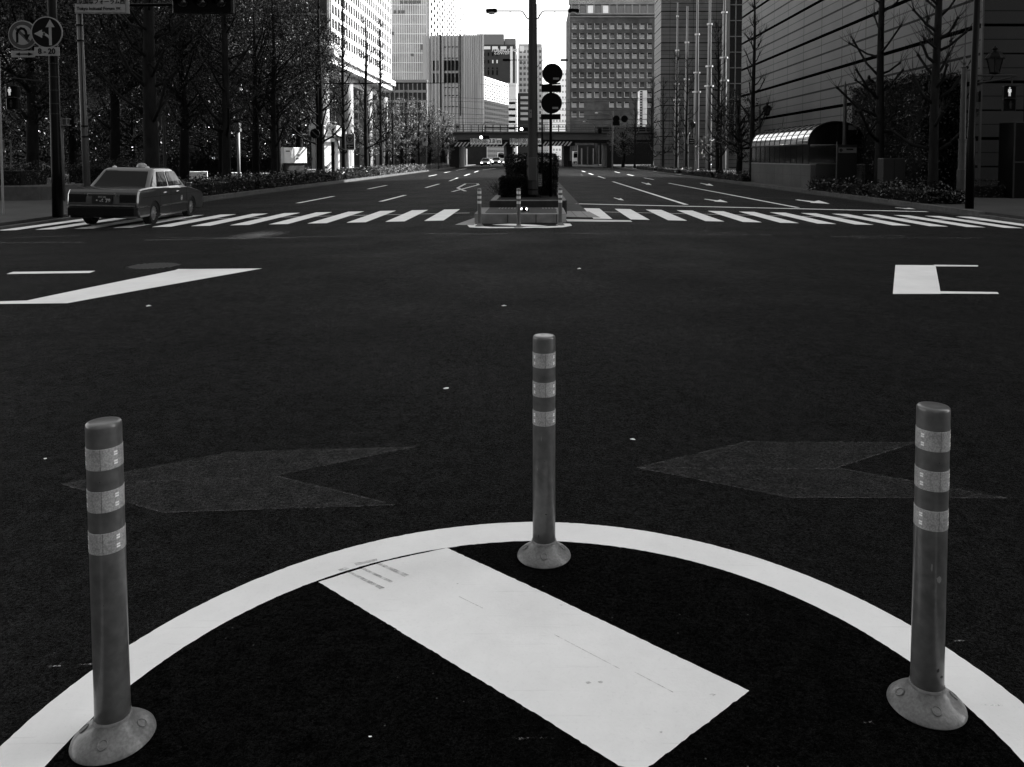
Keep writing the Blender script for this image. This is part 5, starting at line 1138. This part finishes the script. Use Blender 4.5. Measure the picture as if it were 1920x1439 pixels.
# overhead wires
R = random.Random(6)
for i, (a, b_, c_, d_, Y) in enumerate(((845, 183, 1228, 184, 126), (845, 190, 1228, 187, 126), (840, 213, 1228, 214, 127), (850, 229, 1160, 224, 127), (900, 158, 1010, 157, 126), (845, 199, 1000, 204, 127), (1010, 205, 1228, 203, 127), (850, 222, 1010, 214, 127))):
    P = [Vector((xa(a, Y), Y, za(b_, Y))).lerp(Vector((xa(c_, Y), Y, za(d_, Y))), k / 8) - Vector((0, 0, .35 * (1 - (k / 4 - 1) ** 2))) for k in range(9)]
    b = MB(); b.tube(P, .022, 4); tag(b.build('catenary_wire', POLED), ['topmost', 'second', 'third', 'slanting low', 'short upper', 'short middle left', 'short right hand', 'crossing lower left'][i] + ' overhead railway wire above the bridge', 'wire', 'railway wires')

# ------------------------------------------------------------------ right side furniture
Yk = 24.5; xk = xa(1819, Yk); t = thing('signal_mast', 'black mast on the right corner carrying the pedestrian signal', 'pole', (xk, Yk, SW))
b = MB(); b.tube([(xk, Yk, SW), (xk, Yk, 2.0), (xk, Yk, 2.03), (xk + .1, Yk, 7)], [.125, .12, .105, .085], 14); b.build('pole', BLACK, t, smooth=True)
b = MB(); b.tube([(xk, Yk, za(157, Yk)), (xa(1870, Yk), Yk, za(150, Yk)), (xa(1900, Yk), Yk, za(143, Yk))], .03, 6); b.tube([(xk, Yk, za(142, Yk)), (xa(1900, Yk), Yk, za(142, Yk))], .03, 6); b.tube([(xa(1829, Yk), Yk, za(156, Yk)), (xa(1846, Yk), Yk, za(141, Yk))], .012, 6)
b.tube([(xa(1893, Yk), Yk, za(143, Yk)), (xa(1893, Yk), Yk, za(160, Yk))], .03, 6); b.build('arm', POLED, t); b = MB(); b.tube([(xa(1826, Yk), Yk - .05, za(204, Yk)), (xa(1831, Yk), Yk - .05, za(210, Yk)), (xa(1829, Yk), Yk - .05, za(219, Yk)), (xa(1826, Yk), Yk - .05, za(208, Yk))], .012, 5); b.build('cable_loop', POLED, t)
b = MB(); b.bbox(xa(1829, Yk), xa(1834, Yk), Yk - .08, Yk + .08, za(192, Yk), za(171, Yk), .02); b.build('button_box', BLACK, t)
def lantern_pole(label, px_pole, ptop, px_l, py_l, Y, side=1):
    x = xa(px_pole, Y); t = thing('lantern_pole', label, 'street lamp', (x, Y, SW), 'antique lantern poles'); zt_ = za(ptop + 25 * 28 / Y, Y)
    b = MB(); b.tube([(x, Y, SW), (x, Y, 1.0), (x, Y, 1.02), (x, Y, 2.0)], [.15, .15, .125, .12], 12); b.tube([(x, Y, 2.0), (x, Y, 2.06)], .14, 12); b.tube([(x, Y, 2.06), (x, Y, zt_)], [.10, .085], 12); b.build('pole', mat('lantern_pole_metal', .022, .5, .3, var=.3, scale=4), t, smooth=True, angle=40)
    b = MB(); b.lathe([(.085, 0), (.10, .02), (.05, .04), (.035, .10), (.07, .18), (.045, .30), (.001, .48)], 8, (x, Y, zt_)); b.build('spear_finial', mat('lantern_pole_metal', .022), t)
    lx, lz = xa(px_l, Y), za(py_l, Y)
    b = MB(); b.tube([(x + .09 * side, Y, lz - 1.25), (x + .3 * side, Y, lz - .85), (lx - .15 * side, Y, lz - .6), (lx, Y, lz - .42)], [.022, .02, .02, .03], 6); b.build('bracket', BLACK, t, smooth=True)
    b = MB(); b.lathe([(.16, -.36), (.17, -.30), (.28, .12), (.30, .16), (.001, .16)], 6, (lx, Y, lz)); b.mi = 1
    for k in range(6):
        a = k * pi / 3; b.tube([(lx + .165 * cos(a), Y + .165 * sin(a), lz - .33), (lx + .29 * cos(a), Y + .29 * sin(a), lz + .15)], .018, 4)
    b.lathe([(.001, -.44), (.10, -.40), (.19, -.37), (.19, -.33), (.001, -.33)], 12, (lx, Y, lz)); b.lathe([(.33, .14), (.31, .19), (.20, .33), (.09, .38), (.07, .44), (.10, .48), (.05, .54), (.001, .60)], 12, (lx, Y, lz))
    b.build('lantern', [mat('lantern_glass', .02, .2, .5), BLACK], t)
    return t
lantern_pole('antique lantern pole with spear tip beside the black mast on the right', 1803, 103, 1860, 118, 28)
lantern_pole('antique lantern pole before the tall clipped hedge', 1582, 152, 1626, 163, 40)
lantern_pole('antique lantern pole beside the bare tree left of the subway canopy', 1423, 195, 1436.5, 207, 58, 1)
lantern_pole('antique lantern pole under the flagpoles', 1303, 222, 1298, 234, 95, -1)
# traffic cabinet, notice board, booth
b = MB(); Y = 34; b.bbox(xa(1656, Y), xa(1697, Y), Y, Y + .6, SW, za(297, Y), .02); cb = tag(b.build('utility_cabinet', mat('cabinet_dark', .006, .6, .3, var=.2, scale=3)), 'dark utility cabinet standing in the right verge shrubs', 'cabinet')
b = MB(); b.box(xa(1676, Y), xa(1677, Y), Y - .004, Y, SW + .2, za(299, Y)); b.build('door_seam', INK, cb)
Y = 38.5; t = thing('notice_board', 'dark board with a pale name strip right of the subway canopy', 'sign', (xa(1587, Y), Y, SW))
b = MB(); b.box(xa(1570, Y), xa(1606, Y), Y, Y + .1, .05, za(272, Y)); b.build('board', mat('board_black', .005, .4, .3), t)
b = MB(); b.box(xa(1571, Y), xa(1605, Y), Y - .01, Y - .001, za(287, Y), za(277, Y)); o = b.build('name_strip', mat('strip_grey', .075, .5, .3), t)
b = MB(); b.lathe([(.02, 0), (.08, 0)], 12, (xa(1576, Y), Y - .013, za(282, Y)), 'y'); b.box(xa(1586, Y), xa(1599, Y), Y - .013, Y - .011, za(282, Y), za(279, Y)); b.build('strip_print', INK, o)
b = MB(); b.tube([(xa(1568, Y), Y, SW), (xa(1568, Y), Y, za(266, Y))], .025, 8); b.build('post', POLEG, t)
Y = 30.5; t = thing('phone_booth', 'dark glazed booth cut off by the right picture edge', 'booth', (xa(1915, Y), Y, SW))
b = MB(); b.bbox(xa(1899, Y), xa(1899, Y) + 1.1, Y, Y + 1.0, SW, za(229, Y), .03); b.build('cabin', mat('booth_dark', .002, .3, .12), t)
b = MB()
for xx in (xa(1899, Y), xa(1899, Y) + 1.05): b.box(xx, xx + .05, Y - .03, Y - .003, SW, za(229, Y))
b.box(xa(1899, Y) + .052, xa(1899, Y) + 1.045, Y - .03, Y - .003, za(306, Y), za(303, Y)); b.build('frame', POLED, t)
# bus stop sign
Y = 74; t = thing('bus_stop_sign', 'pale bus stop post with a dark cap below the flagpoles', 'sign', (xa(1297.5, Y), Y, SW))
b = MB(); b.bbox(xa(1291.5, Y), xa(1303, Y), Y, Y + .25, SW + .3, za(272, Y), .02); b.build('panel_body', mat('stop_grey', .055, .5, .3, var=.1, scale=3), t)
b = MB(); b.bbox(xa(1291, Y), xa(1302, Y), Y, Y + .25, za(271, Y), za(261, Y), .02); o = b.build('top_plate', INK, t)
b = MB(); b.box(xa(1292.5, Y), xa(1300.5, Y), Y - .01, Y, za(264.5, Y), za(263.5, Y)); b.box(xa(1292.5, Y), xa(1300.5, Y), Y - .01, Y, za(268.5, Y), za(267.5, Y)); b.build('print', SIGNW, o)
b = MB(); b.box(xa(1292.5, Y), xa(1302, Y), Y - .012, Y, za(300, Y), za(299.4, Y)); b.box(xa(1292.5, Y), xa(1302, Y), Y - .012, Y, za(286, Y), za(285.6, Y)); b.build('timetable_line', INK, t)
# subway entrance canopy
SX0, SX1, SY0, SY1 = 13.72, 16.45, 40.0, 51.0
t = thing('subway_entrance', 'subway stair entrance with an arched glass canopy over a granite parapet', 'subway entrance', ((SX0 + SX1) / 2, SY0, SW))
pz = za(310, 40.0)
b = MB(); b.box(SX0, SX0 + .25, SY0, SY1, SW - .2, pz); b.box(SX1 - .25, SX1, SY0, SY1, SW - .2, pz); b.box(SX0 + .25, SX1 - .25, SY1 - .25, SY1, SW - .2, pz)
b.build('parapet', mat('parapet_stone', .045, .6, .3, var=.15, scale=7, var2=.25, scale2=.7), t)
b = MB(); b.box(SX0 - .03, SX0 + .28, SY0, SY1 - .05, pz + .002, pz + .05); b.box(SX1 - .28, SX1 + .03, SY0, SY1 - .05, pz + .002, pz + .05); b.build('coping', mat('coping', .16, .4, .4), t)
b = MB()
for y in [SY0 + 1.5 * i for i in range(1, 7)]: b.box(SX0 - .004, SX0 - .001, y - .006, y + .006, SW + .02, pz)
b.box(SX0 - .004, SX0 - .001, SY0, SY1, .48, .492); b.build('joint', SEAM, t)
zs0, zct = za(271, 40.0), za(229, 40.0); cxm = (SX0 + SX1) / 2; hw = (SX1 - SX0) / 2; YB = SY0 + .3
def archp(a, y, k=1.0): return (cxm - hw * k * cos(a), y, zs0 + (zct - zs0) * k * (sin(a) ** .85 if sin(a) > 0 else 0))
N = 32
gl = MB()
gl.add([archp(pi * i / N, y_) for y_ in (YB, SY1) for i in range(N + 1)], [(i, i + 1, N + 2 + i, N + 1 + i) for i in range(N)])
gl.build('arched_glass', mat('canopy_glass', .40, .08, .9, metal=1.0), t, smooth=True)
gl = MB(); gl.box(SX0 + .02, SX0 + .05, YB, SY1, pz + .05, zs0); gl.box(SX1 - .05, SX1 - .02, YB, SY1, pz + .05, zs0); gl.build('side_glass', mat('side_glass_dark', .006, .08, .6), t)
b = MB()
for q in range(12):
    y = YB + (SY1 - YB) * q / 11
    b.tube([archp(pi * i / 16, y, 1.01) for i in range(17)], .019 if q else .06, 5)
    b.tube([(SX0 + .02, y, pz), (SX0 + .02, y, zs0)], .025, 5); b.tube([(SX1 - .02, y, pz), (SX1 - .02, y, zs0)], .025, 5)
for a in (.18, .42, .68, .95, 1.25, 1.57): b.tube([archp(a, YB, 1.01), archp(a, SY1, 1.01)], .009, 4)
b.tube([archp(0, YB, 1.0), archp(0, SY1, 1.0)], .05, 5); b.tube([archp(pi, YB, 1.0), archp(pi, SY1, 1.0)], .05, 5)
b.build('canopy_frame', BLACK, t)
b = MB(); P = [archp(pi * i / 16, YB + .05) for i in range(17)]; b.add(P, [tuple(range(17))]); b.build('gable_glass', mat('gable_dark', .003, .15, .4), t)
b = MB(); b.box(SX0 + .3, SX1 - .3, SY0 + .6, SY1 - .3, SW - .02, SW + .01); b.build('stair_well', INK, t)
b = MB(); b.box(SX1 - .75, SX1 - .35, YB - .05, YB + .02, za(244, YB), za(235, YB)); b.build('exit_lamp', SIGNG, t)
# shrubs and tubs near the booth
hedge('low_bush', 'dark low bush at the foot of the front granite wall', 'shrub', 17.2, 19.4, 31.0, 32.2, SW, .35, 1500, .08, 95, LEAFD, rough=.15)

# ------------------------------------------------------------------ vehicles
CP = mat('car_paint', .065, .28, .4, metal=.8, coat=1.0, var=.05, scale=2); CPL = mat('car_paint_light', .30, .3, .5, coat=.6); GLS = mat('car_glass', .002, .06, .16, bump=.35, bscale=2.2); RUB = mat('rubber', .006, .7, .2); TAIL = mat('tail_lens', .008, .15, .3)
def car_body(paint, L0=-2.33, L1=2.33, hw=.845):
    prof = [(-2.24, .24), (-2.33, .42), (-2.34, .60), (-2.31, .84), (-2.24, .94), (-2.1, .965), (-1.42, .995), (-.2, .955), (1.0, .93), (1.7, .84), (2.15, .75), (2.29, .66), (2.33, .50), (2.30, .30), (2.2, .22)]
    def archw(yc, r=.345): return [(yc + r * cos(a), .30 + r * sin(a)) for a in [-.15 + (pi + .3) * i / 12 for i in range(13)]]
    prof += archw(1.36) + [(.96, .20), (-.95, .20)] + archw(-1.32)
    ly = [(-hw + .0, .93, .985), (-hw + .035, 1.0, 1.0), (hw - .035, 1.0, 1.0), (hw, .93, .985)]
    n = len(prof); P = []
    for x, kz, ky in ly:
        for y, z in prof: P.append((x, y * ky, .56 + (z - .56) * kz))
    fs = []
    for k in range(3):
        for i in range(n): j = (i + 1) % n; fs.append((k * n + i, k * n + j, (k + 1) * n + j, (k + 1) * n + i))
    fs.append(tuple(range(n - 1, -1, -1))); fs.append(tuple(3 * n + i for i in range(n)))
    b = MB(); b.add(P, fs); return b
def ring(y0, y1, hw, r, z):
    P = []
    for cx_, cy_, a0_ in ((hw - r, y1 - r, 0), (-hw + r, y1 - r, pi / 2), (-hw + r, y0 + r, pi), (hw - r, y0 + r, 3 * pi / 2)):
        for k in range(4): a = a0_ + pi / 2 * k / 3; P.append((cx_ + r * cos(a), cy_ + r * sin(a), z))
    return P
def make_car(label, group, paint, taxi=True):
    t = thing('taxi' if taxi else 'car', label, 'taxi' if taxi else 'car', (0, 0, 0), group)
    body = car_body(paint).build('body', paint, t, smooth=True, angle=28)
    R4 = [ring(-1.50, 1.08, .775, .10, .93), ring(-1.28, .82, .735, .10, 1.10), ring(-.93, .42, .645, .12, 1.40), ring(-.85, .34, .59, .14, 1.455), ring(-.7, .2, .45, .2, 1.475)]
    b = MB(); P = sum(R4, []); fs = []
    for k in range(4):
        for i in range(16): j = (i + 1) % 16; fs.append((k * 16 + i, k * 16 + j, (k + 1) * 16 + j, (k + 1) * 16 + i))
    fs.append(tuple(64 + i for i in range(16))); b.add(P, fs); b.build('roof', paint, t, smooth=True, angle=35)
    def quad(nm, pts, mt, parent=t): b = MB(); b.add(pts, [tuple(range(len(pts)))]); return b.build(nm, mt, parent)
    # window panes just proud of the cabin
    def side_pt(s, y, z):
        f = (z - .93) / .47; hwz = .775 - (.775 - .645) * f if z > 1.10 else .775 - .04 * (z - .93) / .17
        if z > 1.10: hwz = .735 - .09 * (z - 1.10) / .30
        return (s * (hwz + .008), y, z)
    for s in (-1, 1):
        for a, b_, c_, d_ in ((-1.00, -.27, -.27, -.80), (-.19, .78, .42, -.19)):
            q = [side_pt(s, a, .98), side_pt(s, b_, .98), side_pt(s, c_ if c_ != .42 else .44, 1.37), side_pt(s, d_ if d_ != -.80 else -.78, 1.37)]
            mids = [side_pt(s, a + (d_ - a) * .3, 1.10), side_pt(s, b_ + (c_ - b_) * .3, 1.10)]
            P = [q[0], q[1], mids[1], q[2], q[3], mids[0]]
            if s < 0: P.reverse()
            quad('side_window', P, GLS)
    def end_pt(x, z, rear):
        if z <= 1.10: f = (z - .93) / .17; y = -1.50 + .22 * f if rear else 1.08 - .26 * f
        else: f = (z - 1.10) / .30; y = -1.28 + .35 * f if rear else .82 - .40 * f
        return (x, y + (-.010 if rear else .010), z)
    quad('rear_window', [end_pt(-.64, .99, 1), end_pt(.64, .99, 1), end_pt(.61, 1.10, 1), end_pt(.53, 1.38, 1), end_pt(-.53, 1.38, 1), end_pt(-.61, 1.10, 1)], GLS)
    quad('windscreen', [end_pt(.66, .96, 0), end_pt(-.66, .96, 0), end_pt(-.62, 1.10, 0), end_pt(-.53, 1.38, 0), end_pt(.53, 1.38, 0), end_pt(.62, 1.10, 0)], GLS)
    b = MB(); b.bbox(-.83, .83, -2.43, -2.22, .30, .54, .05); bp = b.build('rear_bumper', mat('bumper_dark', .003, .5, .12), t)
    b = MB(); b.box(-.80, .80, -2.445, -2.425, .545, .575); b.box(.838, .862, -2.35, -1.75, .50, .53); b.build('bumper_strip', CHROME, bp)
    b = MB(); b.bbox(-.83, .83, 2.20, 2.42, .26, .52, .05); b.build('front_bumper', mat('bumper_dark', .012), t)
    for s in (-1, 1):
        b = MB(); b.bbox(min(s * .40, s * .80), max(s * .40, s * .80), -2.362, -2.29, .63, .84, .015); b.build('tail_light', TAIL, t)
        b = MB(); b.bbox(min(s * .45, s * .78), max(s * .45, s * .78), 2.25, 2.345, .55, .70, .02); b.build('headlight', LIT if not taxi or group == 'x' else mat('head_glass', .4, .1, .5), t)
    b = MB(); b.box(-.36, .36, 2.27, 2.34, .56, .69); b.build('grille', CHROME, t)
    b = MB(); b.box(-.24, .24, -2.372, -2.345, .60, .80); pl_ = b.build('licence_plate', mat('plate_dark', .008, .5, .3), t)
    if taxi:
        text('・-6 78', .125, mat('plate_text', .35, .5, .3), pl_, (0.01, -2.376, .675), bold=.003); text('足立 500', .05, mat('plate_text', .35), pl_, (0, -2.376, .765))
    b = MB(); b.box(-.34, .34, -2.385, -2.34, .835, .86); b.box(-.34, -.32, -2.38, -2.34, .80, .833); b.box(.32, .34, -2.38, -2.34, .80, .833); b.build('plate_garnish', CHROME, t)
    for s in (-1, 1):
        b = MB(); b.box(min(s * .846, s * .858), max(s * .846, s * .858), -.95, .98, .46, .50); b.box(min(s * .842, s * .856), max(s * .842, s * .856), -.93, .95, .225, .25); b.build('side_moulding', CHROME, t)
        for y in (-.78, .12):
            b = MB(); b.bbox(min(s * .845, s * .875), max(s * .845, s * .875), y, y + .17, .80, .835, .01); b.build('door_handle', CHROME, t)
        b = MB()
        for y in (-.98, -.24, .90): b.box(min(s * .8451, s * .847), max(s * .8451, s * .847), y, y + .008, .28, .90)
        b.box(min(s * .8451, s * .8475), max(s * .8451, s * .8475), -2.1, 1.9, .74, .746); b.build('panel_gap', INK, t)
        b = MB(); b.bbox(min(s * .86, s * .99), max(s * .86, s * .99), .85, .97, .92, 1.05, .02); b.build('wing_mirror', paint, t)
        for y in (-1.32, 1.36):
            x0_ = s * .66; wh = thing_part('wheel', t); b = MB()
            b.lathe([(.19, -.09), (.285, -.10), (.315, -.07), (.318, .07), (.285, .10), (.19, .09), (.19, -.09)], 28, (s * .74, y, .318), 'x'); b.build('tyre', RUB, wh, smooth=True, angle=40)
            b = MB(); xf = s * .822
            b.lathe([(.195, 0), (.19, -.02 * s), (.165, -.03 * s), (.06, -.008 * s), (.05, .008 * s), (.001, .01 * s)], 24, (xf, y, .318), 'x')
            for k in range(12):
                a = k * pi / 6; c_ = (xf - s * .006, y + .125 * cos(a), .318 + .125 * sin(a)); d = Vector((0, cos(a), sin(a))); e = Vector((0, -sin(a), cos(a)))
                b.add([Vector(c_) + d * .045 + e * .014 + Vector((s * .006, 0, 0)), Vector(c_) + d * .045 - e * .014 + Vector((s * .006, 0, 0)), Vector(c_) - d * .045 - e * .008 + Vector((s * .014, 0, 0)), Vector(c_) - d * .045 + e * .008 + Vector((s * .014, 0, 0))], [(0, 1, 2, 3)])
            b.build('rim', mat('rim_metal', .25, .35, .5, metal=.6), wh)
    if taxi:
        b = MB(); b.lathe([(.13, 0), (.12, .06), (.07, .10), (.001, .11)], 14, (0, -.05, 1.475)); b.build('roof_lamp', mat('roof_lamp_glass', .22, .3, .4), t, smooth=True)
        for s in (-1, 1): b = MB(); b.lathe([(.055, 0), (.05, .03), (.001, .05)], 12, (s * .42, -.72, 1.462)); b.build('roof_marker', SIGNL, t, smooth=True)
        b = MB(); b.lathe([(.05, 0), (.065, 0)], 16, (.8475, .55, .62), 'x'); b.lathe([(.001, 0), (.03, 0)], 12, (.8475, .55, .62), 'x'); b.build('door_emblem', SIGNL, t)
        b = MB(); b.box(-.5, .5, -1.2, -1.0, 1.0, 1.03); b.build('parcel_shelf', SIGNG, t)
    return t
def thing_part(name, parent):
    o = bpy.data.objects.new(name, None); scn.collection.objects.link(o); o.parent = parent; o.empty_display_size = .1; return o
taxi = make_car('grey taxi seen from behind its right rear corner, driving over the left crosswalk', None, CP, True)
txc, tyc = -10.28, 20.85
taxi.location = (txc, tyc, zs(txc, tyc) + .006); taxi.rotation_euler = (0, radians(1.29), radians(4.0)); taxi.scale = (.95,) * 3
car = make_car('dark car with headlights on, coming through the bridge left of its pier', None, mat('car_dark', .012, .3, .5, coat=.5), False); car['group'] = 'cars beyond the bridge'
def put(o, px_, Y, rz): x = xa(px_, Y); o.location = (x, Y, zs(x, Y)); o.rotation_euler = (0, 0, rz)
put(car, 911, 147, pi)
c2_ = dup(car, (0, 0, 0), 0, 'second dark car behind the first one under the bridge', 'cars beyond the bridge', 1.1); put(c2_, 931, 168, pi)
c3_ = dup(car, (0, 0, 0), 0, 'dark car half hidden by the median bush under the bridge', 'cars beyond the bridge'); put(c3_, 952, 150, pi)
def bus(label, px0, px1, Y, h_, length, back=True):
    x0, x1 = xa(px0, Y), xa(px1, Y); z0 = zs((x0 + x1) / 2, Y); t = thing('bus', label, 'bus', ((x0 + x1) / 2, Y, z0), 'buses beyond the bridge')
    b = MB(); b.bbox(x0, x1, Y, Y + length, z0 + .35, z0 + h_, .08); b.build('body', mat('bus_white', .42, .4, .4), t)
    b = MB(); b.box(x0 + .15, x1 - .15, Y - .02, Y - .002, z0 + h_ * .48, z0 + h_ * .85); b.build('windscreen', GLS, t)
    b = MB(); b.box(x0 + .3, x1 - .3, Y - .03, Y - .004, z0 + h_ * .88, z0 + h_ * .96); b.build('destination_sign', INK, t)
    b = MB(); b.bbox(x0 + .02, x1 - .02, Y - .06, Y - .002, z0 + .36, z0 + .6, .01); b.build('bumper', BLACK, t)
    for xx in (x0 + .35, x1 - .35):
        b = MB(); b.lathe([(.001, -.14), (.4, -.14), (.46, -.1), (.46, .1), (.4, .14), (.001, .14)], 18, (xx, Y + 1.6, z0 + .46), 'x'); b.build('wheel', RUB, t)
bus('white bus beyond the bridge left of the pier', 933, 946, 215, 2.9, 9); bus('white bus seen through the right bridge opening', 1074.5, 1086, 200, 3.1, 9)
# street clutter beyond the right opening
for i, (px_, Y, hh, lab) in enumerate(((1090, 160, 3.2, 'thin post under the right bridge span, nearest the bus'), (1101, 165, 3.6, 'pale post in the middle of the right bridge span'), (1112, 170, 3.3, 'dark post in the right bridge span'), (1122, 158, 3.8, 'pale post by the right abutment under the bridge'), (1132, 150, 3.4, 'grey post just left of the right abutment'))):
    x = xa(px_, Y); b = MB(); b.tube([(x, Y, zs(x, Y)), (x, Y, hh)], .12, 8); tag(b.build('post', [SIGNG, POLED][i % 2]), lab, 'post', 'posts under the right bridge span')
for i, (px_, Y, w_, hh, v, lab) in enumerate(((866, 150, 1.6, 3.0, .08, 'pale shed door beyond the left bridge opening'), (887, 175, 6, 4.0, .008, 'dark shop front beyond the left bridge opening'), (1120, 185, 9, 4.2, .008, 'dark shop fronts beyond the right bridge opening'), (970, 230, 3.0, 3.5, .05, 'dark van shape between the piers'))):
    x = xa(px_, Y); b = MB(); b.box(x - w_ / 2, x + w_ / 2, Y, Y + 3, -.4, hh); b.box(x - w_ * .4, x + w_ * .1, Y - .04, Y - .002, .3, hh * .6)
    if i != 3: tag(b.build('shop_front', mat('shop%d' % i, v, .6, .3, var=.5, scale=.8)), lab, 'shop')
